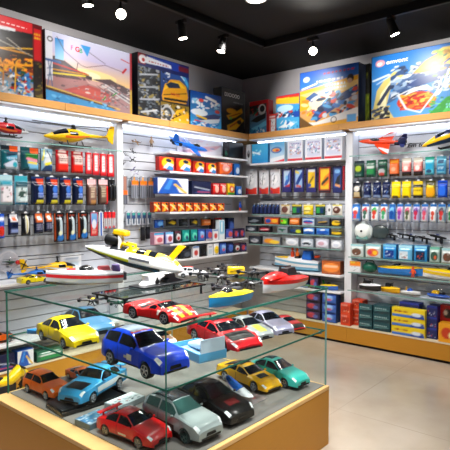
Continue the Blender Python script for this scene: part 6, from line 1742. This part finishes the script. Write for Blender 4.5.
def gun(label, px, py, s, group='black toy guns on hooks'):
    p = U(px, py, 0, -.275)
    t = thing('hanging_toy_gun', label, 'toy gun', p, -math.pi / 2, group, rot=(0, math.radians(12), -math.pi / 2))
    b = M('15161a', .4)
    MB().prism([(-.5, .0), (.1, .0), (.5, .04), (.5, .14), (-.3, .16), (-.5, .12)], 'Y', -.06, .06).build('body', t, b, k=s, bevel=.002)
    MB().prism([(.12, .02), (.30, .04), (.36, -.30), (.20, -.32)], 'Y', -.05, .05).build('grip', t, b, k=s, bevel=.002)
    MB().prism([(-.18, .0), (-.06, .0), (-.02, -.22), (-.14, -.22)], 'Y', -.04, .04).build('magazine', t, b, k=s, bevel=.002)
    MB().tube([(-.5, 0, .09), (-.72, 0, .09)], .03, 8).build('muzzle', t, b, k=s)
    MB().box((-.05, 0, .20), (.2, .05, .06)).build('sight', t, M('2a3a7a' if 'blue' in label else '1c1d21', .4), k=s)


gun('toy gun hung closest to the dark bubble bag', 392, 236, .12)
gun('toy gun hung second from the dark bubble bag', 401, 235, .09)
gun('toy gun with blue sight between two others', 411, 237, .13)
gun('black toy gun with blue sight furthest from the bubble bag', 438, 238, .155)
gun('short black toy gun under the carded row', 424, 239, .13)
c_ = U(363, 231, 0, -.30)
t_ = thing('hanging_bubble_pack', 'round white bubble pack like a clock on the upright side of the bay', 'toy pack', c_, -math.pi / 2)
MB().lathe([(.001, .02), (.098, .02), (.104, .016), (.10, .010), (.098, .0), (.001, .0)], 'Y', (0, 0, 0), 28).build('card', t_, M('dfe6e4', .3))
MB().lathe([(.088, .0), (.080, -.022), (.05, -.038), (.002, -.042)], 'Y', (0, 0, 0), 24).build('white_dome', t_, M('e9eeea', .25, 0, .5), angle=60)
MB().prism([(-.07, -.085), (.07, -.085), (.055, -.045), (-.055, -.045)], 'Y', -.028, -.012).build('label_strip', t_, M('6f9a94', .3))
MB().lathe([(.001, -.048), (.012, -.046), (.012, -.04), (.001, -.04)], 'Y', (0, 0, 0), 12).build('black_hub', t_, M('1c1d20', .3))
c_ = U(380, 232, 0, -.27)
t_ = thing('hanging_bubble_bag', 'crumpled dark clear bag hung beside the round white bubble pack', 'toy pack', c_, -math.pi / 2)
MB().ell((0, 0, 0), (.10, .03, .075), 12, 7).build('bag', t_, M('3a4648', .15, 0, .5), angle=20)
MB().box((0, 0, .085), (.13, .004, .02)).build('hang_tab', t_, M('c8ccd0', .4))

# boats and skis on the glass shelves
pack('orange and white box at the upright end of the boat shelf', 'boxed toy', 'R', float(U(349.5, 266, 0, -.41)[1]), float(U(360.5, 266, 0, -.41)[1]), Z['boat'] + .001, hgt('R', 355, 261, .41), .41, 'boatbox' if 'boatbox' in ST else 'orangehang', 'boxed_toy', None, .08, False)
t_ = thing('toy_bag', 'dark green rounded toy bag next to the orange and white box', 'toy bag', rw(float(U(370, 268, 0, -.34)[1]), .34, Z['boat'] + .001), 0)
MB().ell((0, 0, .055), (.06, .08, .055), 14, 8).build('bag', t_, M('12604a', .3, 0, .3))
MB().tube([(0, -.05, .10), (0, -.03, .125), (0, .03, .125), (0, .05, .10)], .006, 6).build('strap', t_, M('0e3a2e', .5))
boat('yellow decked blue boat with black fin on the boat shelf', None, None, 0, '1a7ad0', 'f0c40a', Wr=.30, Hr=.18, stern=.35, at=rw(float(U(400, 270, 0, -.37)[1]), .36, Z['boat'] + .001), L=.47, hd=math.radians(-96), bluff=1.5,
     feats=[('cabin', 'soot', .30, .52, .5, .25), ('fin', '15161a', .40, .46, .3, .06), ('patchtop', 'e8a012', .55, .7, .4)])
boat('yellow boat with black masts nearer the frame edge on the boat shelf', None, None, 0, 'e8eaec', 'f2ca0a', Wr=.30, Hr=.17, stern=.4, at=rw(float(U(451, 276, 0, -.37)[1]), .37, Z['boat'] + .001), L=.50, hd=math.radians(98), bluff=1.5,
     feats=[('cabin', 'soot', .36, .56, .5, .4), ('fin', '15161a', .62, .66, .3, .14), ('fin', '15161a', .28, .33, .3, .10), ('stripe', 'e8c010', .55, .95)])
figure('little orange doll standing between the two yellow boats', rw(float(U(413, 270, 0, -.42)[1]), .42, Z['boat'] + .001), -math.pi / 2, .045, 'e8582a', 'd04a24')
boat('white and black jet ski model on the lowest glass shelf', None, None, 0, '1b1d21', 'dfe2e8', Wr=.42, Hr=.26, stern=.7, bluff=1.3, at=rw(float(U(371, 288, 0, -.37)[1]), .37, Z['ski'] + .001), L=.25, hd=math.radians(-104),
     feats=[('seat', '17181b', .12, .5, .4, .5), ('bars', '17181b', .55), ('fin', '1a1b1f', .2, .26, .9)])
boat('yellow jet ski model with black seat on the lowest glass shelf', None, None, 0, 'd8a00c', 'f4c20a', Wr=.42, Hr=.26, stern=.7, bluff=1.3, at=rw(float(U(391, 290, 0, -.36)[1]), .36, Z['ski'] + .001), L=.21, hd=math.radians(-104),
     feats=[('seat', '17181b', .2, .5, .4, .7), ('bars', '17181b', .55)])
boat('white boat with blue cabin behind the yellow jet ski', None, None, 0, 'd4d8dc', 'e4e6e8', Wr=.36, Hr=.2, at=rw(float(U(411, 293, 0, -.36)[1]), .36, Z['ski'] + .001), L=.20, hd=math.radians(-100),
     feats=[('cabin', '1a56c0', .3, .6, .6, .7), ('figure', .25, 0, 'f0b81a'), ('stripe', '3a3c42', .1, .4)])
t_ = thing('bubble_pack', 'clear domed pack holding a blue and yellow watercraft on the lowest glass shelf', 'toy pack', rw(float(U(439, 296, 0, -.36)[1]), .36, Z['ski'] + .001), math.radians(-98))
MB().box((0, 0, .004), (.32, .15, .007)).build('tray', t_, M('b8c4d0', .3), bevel=.002)
MB().loft([[(x, w * math.cos(a), .008 + h * math.sin(a)) for a in np.linspace(0, math.pi, 9)] for x, w, h in ((-.15, .03, .04), (-.12, .062, .10), (0, .07, .135), (.1, .06, .11), (.15, .02, .03))], cap=False, closed=False).build('clear_dome', t_, BUBBLE, angle=60)
MB().loft([[(x, w * math.cos(a), .03 + h * math.sin(a)) for a in np.linspace(0, 2 * math.pi, 11)[:-1]] for x, w, h in ((-.11, .02, .012), (-.06, .045, .02), (.04, .042, .02), (.12, .004, .004))]).build('toy_hull', t_, paint('1a4fae'))
MB().box((-.03, 0, .062), (.08, .04, .03), tx=.6).build('toy_seat', t_, paint('f0bc14'), bevel=.003)
MB().box((.03, 0, .058), (.05, .05, .02), tx=.6).build('toy_cowl', t_, paint('20222a'), bevel=.003)

# corner bay, lower shelves
pack('orange box with dark green end on the corner shelf behind the boat', 'boxed toy', 'R', float(U(322, 266, 0, -.40)[1]), float(U(340, 266, 0, -.40)[1]), Z['corner'] + .001, hgt('R', 331, 261, .40), .40, 'orangeblob', 'boxed_toy', None, .1, False, tilt=.08)
std('on the lower corner shelf', Z['nook'], .42, 300, 12, [(270, 283, 'bluewide', 'blue car box'), (284, 297, 'darkred', 'dark red box'), (298, 309, 'navyprint', 'navy printed box'), (310, 319, 'purplered', 'purple box')], 'boxes on the lower corner shelf')
boat('little yellow and blue boat at the upright end of the lower corner shelf', None, None, 0, '2a62b8', 'e8c81a', Wr=.36, Hr=.24, at=rw(float(U(330, 285, 0, -.37)[1]), .37, Z['nook'] + .001), L=.22, hd=math.radians(-100), feats=[('cabin', 'soot', .3, .55, .5, .5), ('fin', '2a8a4a', .1, .2, 1.0)])
stack('below the little yellow boat', 322, 336, 3, 'R', .43, ZP, 0, 9.5, 'bluebox', 'blue carton', 'blue cartons in the corner', .10)
stack('beside the blue cartons', 306, 320, 3, 'R', .42, ZP, 0, 9, 'purplered', 'purple carton', 'purple cartons in the corner', .12)

# things low beside the slatwall at the frame edge
row('on the low plinth behind the case', 'L', .44, (ZP + .001, ZP + .13), [(-14, 13, 'darkblue', 'flat blue box with speedboat'), (14, 32, 'wedgeblue', 'flat blue and white box'), (33, 62, 'greenwhite', 'flat green and white box', .7)], None, 'boxed_toy', 'boxed toy', 'flat boxes on the low plinth', .1, False)
p_ = U(4, 402, 2, 0)
t_ = thing('toy_motorbike', 'yellow toy motorbike with black tyres on the floor beside the case', 'toy motorbike', (p_[0], -.62, 0), math.radians(8))
for x_ in (-.14, .15):
    w_ = MB()
    w_.tube([(x_ + .065 * math.cos(a), 0, .086 + .065 * math.sin(a)) for a in np.linspace(0, 2 * math.pi, 25)], .02, 8)
    w_ = w_.build('wheel', t_, M('141416', .6))
    MB().lathe([(.05, -.008), (.05, .008), (.012, .02), (.001, .02), (.001, -.02), (.012, -.02)], 'Y', (x_, 0, .086), 16).build('rim', w_, M('d8b81a', .3))
MB().tube([(-.17, 0, .20), (-.08, 0, .19), (.0, 0, .185), (.08, 0, .235), (.15, 0, .2)], [.015, .035, .04, .05, .02], 10).build('fairing', t_, paint('f0c80c'))
MB().box((-.03, 0, .12), (.14, .06, .09)).build('engine', t_, M('2a2c30', .4, .5), bevel=.006)
for s_ in (1, -1):
    MB().tube([(.15, s_ * .03, .086), (.11, s_ * .03, .22), (.09, s_ * .03, .27)], .008, 6).build('fork', t_, METAL)
MB().tube([(.07, -.09, .275), (.09, 0, .27), (.07, .09, .275)], .008, 6).build('handlebar', t_, M('1a1b1e', .5))
MB().tube([(-.18, 0, .22), (-.10, 0, .215), (-.04, 0, .20)], [.012, .025, .02], 8).build('seat', t_, M('17181b', .5))
# ------------------------------------------------------------------ lighting
PW = 34
S_ = [((183, 38), (.15, -.1, -1.0), 'black spotlight third along the helicopter wall, lamp face turned down'),
      ((221, 51), (-.2, .1, -1.0), 'black spotlight closest to the room corner on the helicopter wall track'),
      ((121, 14), (-.55, -.75, -.55), 'glaring spotlight above the tall racing car carton, facing the room'),
      ((88, 5), (.1, 0, -1.0), 'spotlight at the top of the frame over the wide landscape carton'),
      ((313, 51), (-.8, -.5, -.5), 'glaring spotlight over the big square carton, facing the room'),
      ((395, 34), (.2, -.3, -1.0), 'spotlight over the widest blue carton, lamp face turned down')]
for (px_, py_), aim_, lb_ in S_:
    spotlight(lb_, U(px_, py_, 2, 2.93), aim_, PW)
p_ = U(256, 1, 2, 3.13)
t_ = thing('ceiling_downlight', 'round recessed downlight at the top edge, alone in the middle of the dark ceiling', 'downlight', (p_[0], p_[1], H))
MB().lathe([(.075, -.001), (.09, -.001), (.09, -.008), (.072, -.012), (.075, -.001)], 'Z', (0, 0, 0), 28, cap=False).build('trim_ring', t_, M('d8d8d8', .4))
MB().lathe([(.001, -.004), (.0715, -.004), (.0715, -.006), (.001, -.006)], 'Z', (0, 0, 0), 24).build('lens', t_, M('fff6e8', .3, emit=30))
# bare spots: one for the downlight, the rest added as unseen fill
def lamp(x, y, z, e, size=2.6, soft=.12):
    l = bpy.data.lights.new('ceiling_lamp', 'SPOT')
    l.energy, l.spot_size, l.spot_blend, l.shadow_soft_size = e, size, .6, soft
    l.color = (1.0, .975, .94)
    o = bpy.data.objects.new('ceiling_lamp', l)
    COL.objects.link(o)
    o.location = (x, y, z)


def beam(p, q, e, size, soft=.07):
    """an added spot without a fixture, at p looking at q"""
    l = bpy.data.lights.new('added_beam', 'SPOT')
    l.energy, l.spot_size, l.spot_blend, l.shadow_soft_size = e, math.radians(size), .7, soft
    l.color = (1.0, .975, .94)
    o = bpy.data.objects.new('added_beam', l)
    COL.objects.link(o)
    o.location = p
    o.rotation_euler = (Vector(q) - Vector(p)).to_track_quat('-Z', 'Y').to_euler()


lamp(float(p_[0]), float(p_[1]), H - .03, 55)
for x_, y_, e_ in ((-4.4, -2.0, 42), (-3.2, -3.5, 48), (-4.6, -3.6, 24), (-1.6, -3.6, 52), (-1.9, -1.5, 52)):  # added spots at ceiling height, no fixtures, to brighten the room
    lamp(x_, y_, H - .04, e_)
for x_ in (-4.0, -3.2, -2.5, -1.8, -1.2):           # added wash on the helicopter wall bays, off the track line
    beam((x_, ly - .9, 2.9), (x_ + .05, -.22, 1.25), 44, 62)
for y_ in (-1.0, -1.6, -2.3, -3.0):                 # added wash on the jet wall bays, off the track line
    beam((rx - .9, y_, 2.9), (-.22, y_ - .05, 1.25), 48, 62)
for x_ in (-3.3, -2.6, -1.7):                       # unseen spots on the track line, added to brighten the ledge cartons
    beam((x_, ly, 2.95), (x_ + .1, -.3, 2.75), 30, 75)
for y_ in (-1.2, -2.4):  # same added brightening for the jet wall cartons
    beam((rx, y_, 2.95), (-.3, y_, 2.75), 40, 75)
for x_, y_ in ((-3.7, -2.5), (-3.0, -2.5), (-3.7, -1.7), (-3.0, -1.7)):     # added to brighten the glass case from above
    beam((x_ - .2, y_ - .5, 3.0), (x_, y_, .7), 225, 54)
beam((-4.9, -4.7, 3.05), (-3.4, -2.2, .85), 120, 36)  # two added front fills on the case, from the camera side
beam((-3.4, -4.6, 3.05), (-3.0, -2.2, .85), 90, 36)
w = bpy.data.worlds.new('shop_interior_glow')
SC.world = w
w.use_nodes = True
bg = w.node_tree.nodes['Background']
bg.inputs['Color'].default_value = (.80, .86, 1.0, 1)
bg.inputs['Strength'].default_value = .15
SC.view_settings.view_transform = 'Standard'
SC.view_settings.look = 'None'
SC.view_settings.exposure = 0.0
SC.view_settings.gamma = 1.0
SC.view_settings.use_curve_mapping = False
try:
    SC.cycles.use_denoising = True
    SC.cycles.max_bounces = 10
    SC.cycles.transparent_max_bounces = 24
    SC.cycles.caustics_reflective = False
    SC.cycles.caustics_refractive = False
    SC.cycles.sample_clamp_indirect = 6.0
except Exception:
    pass
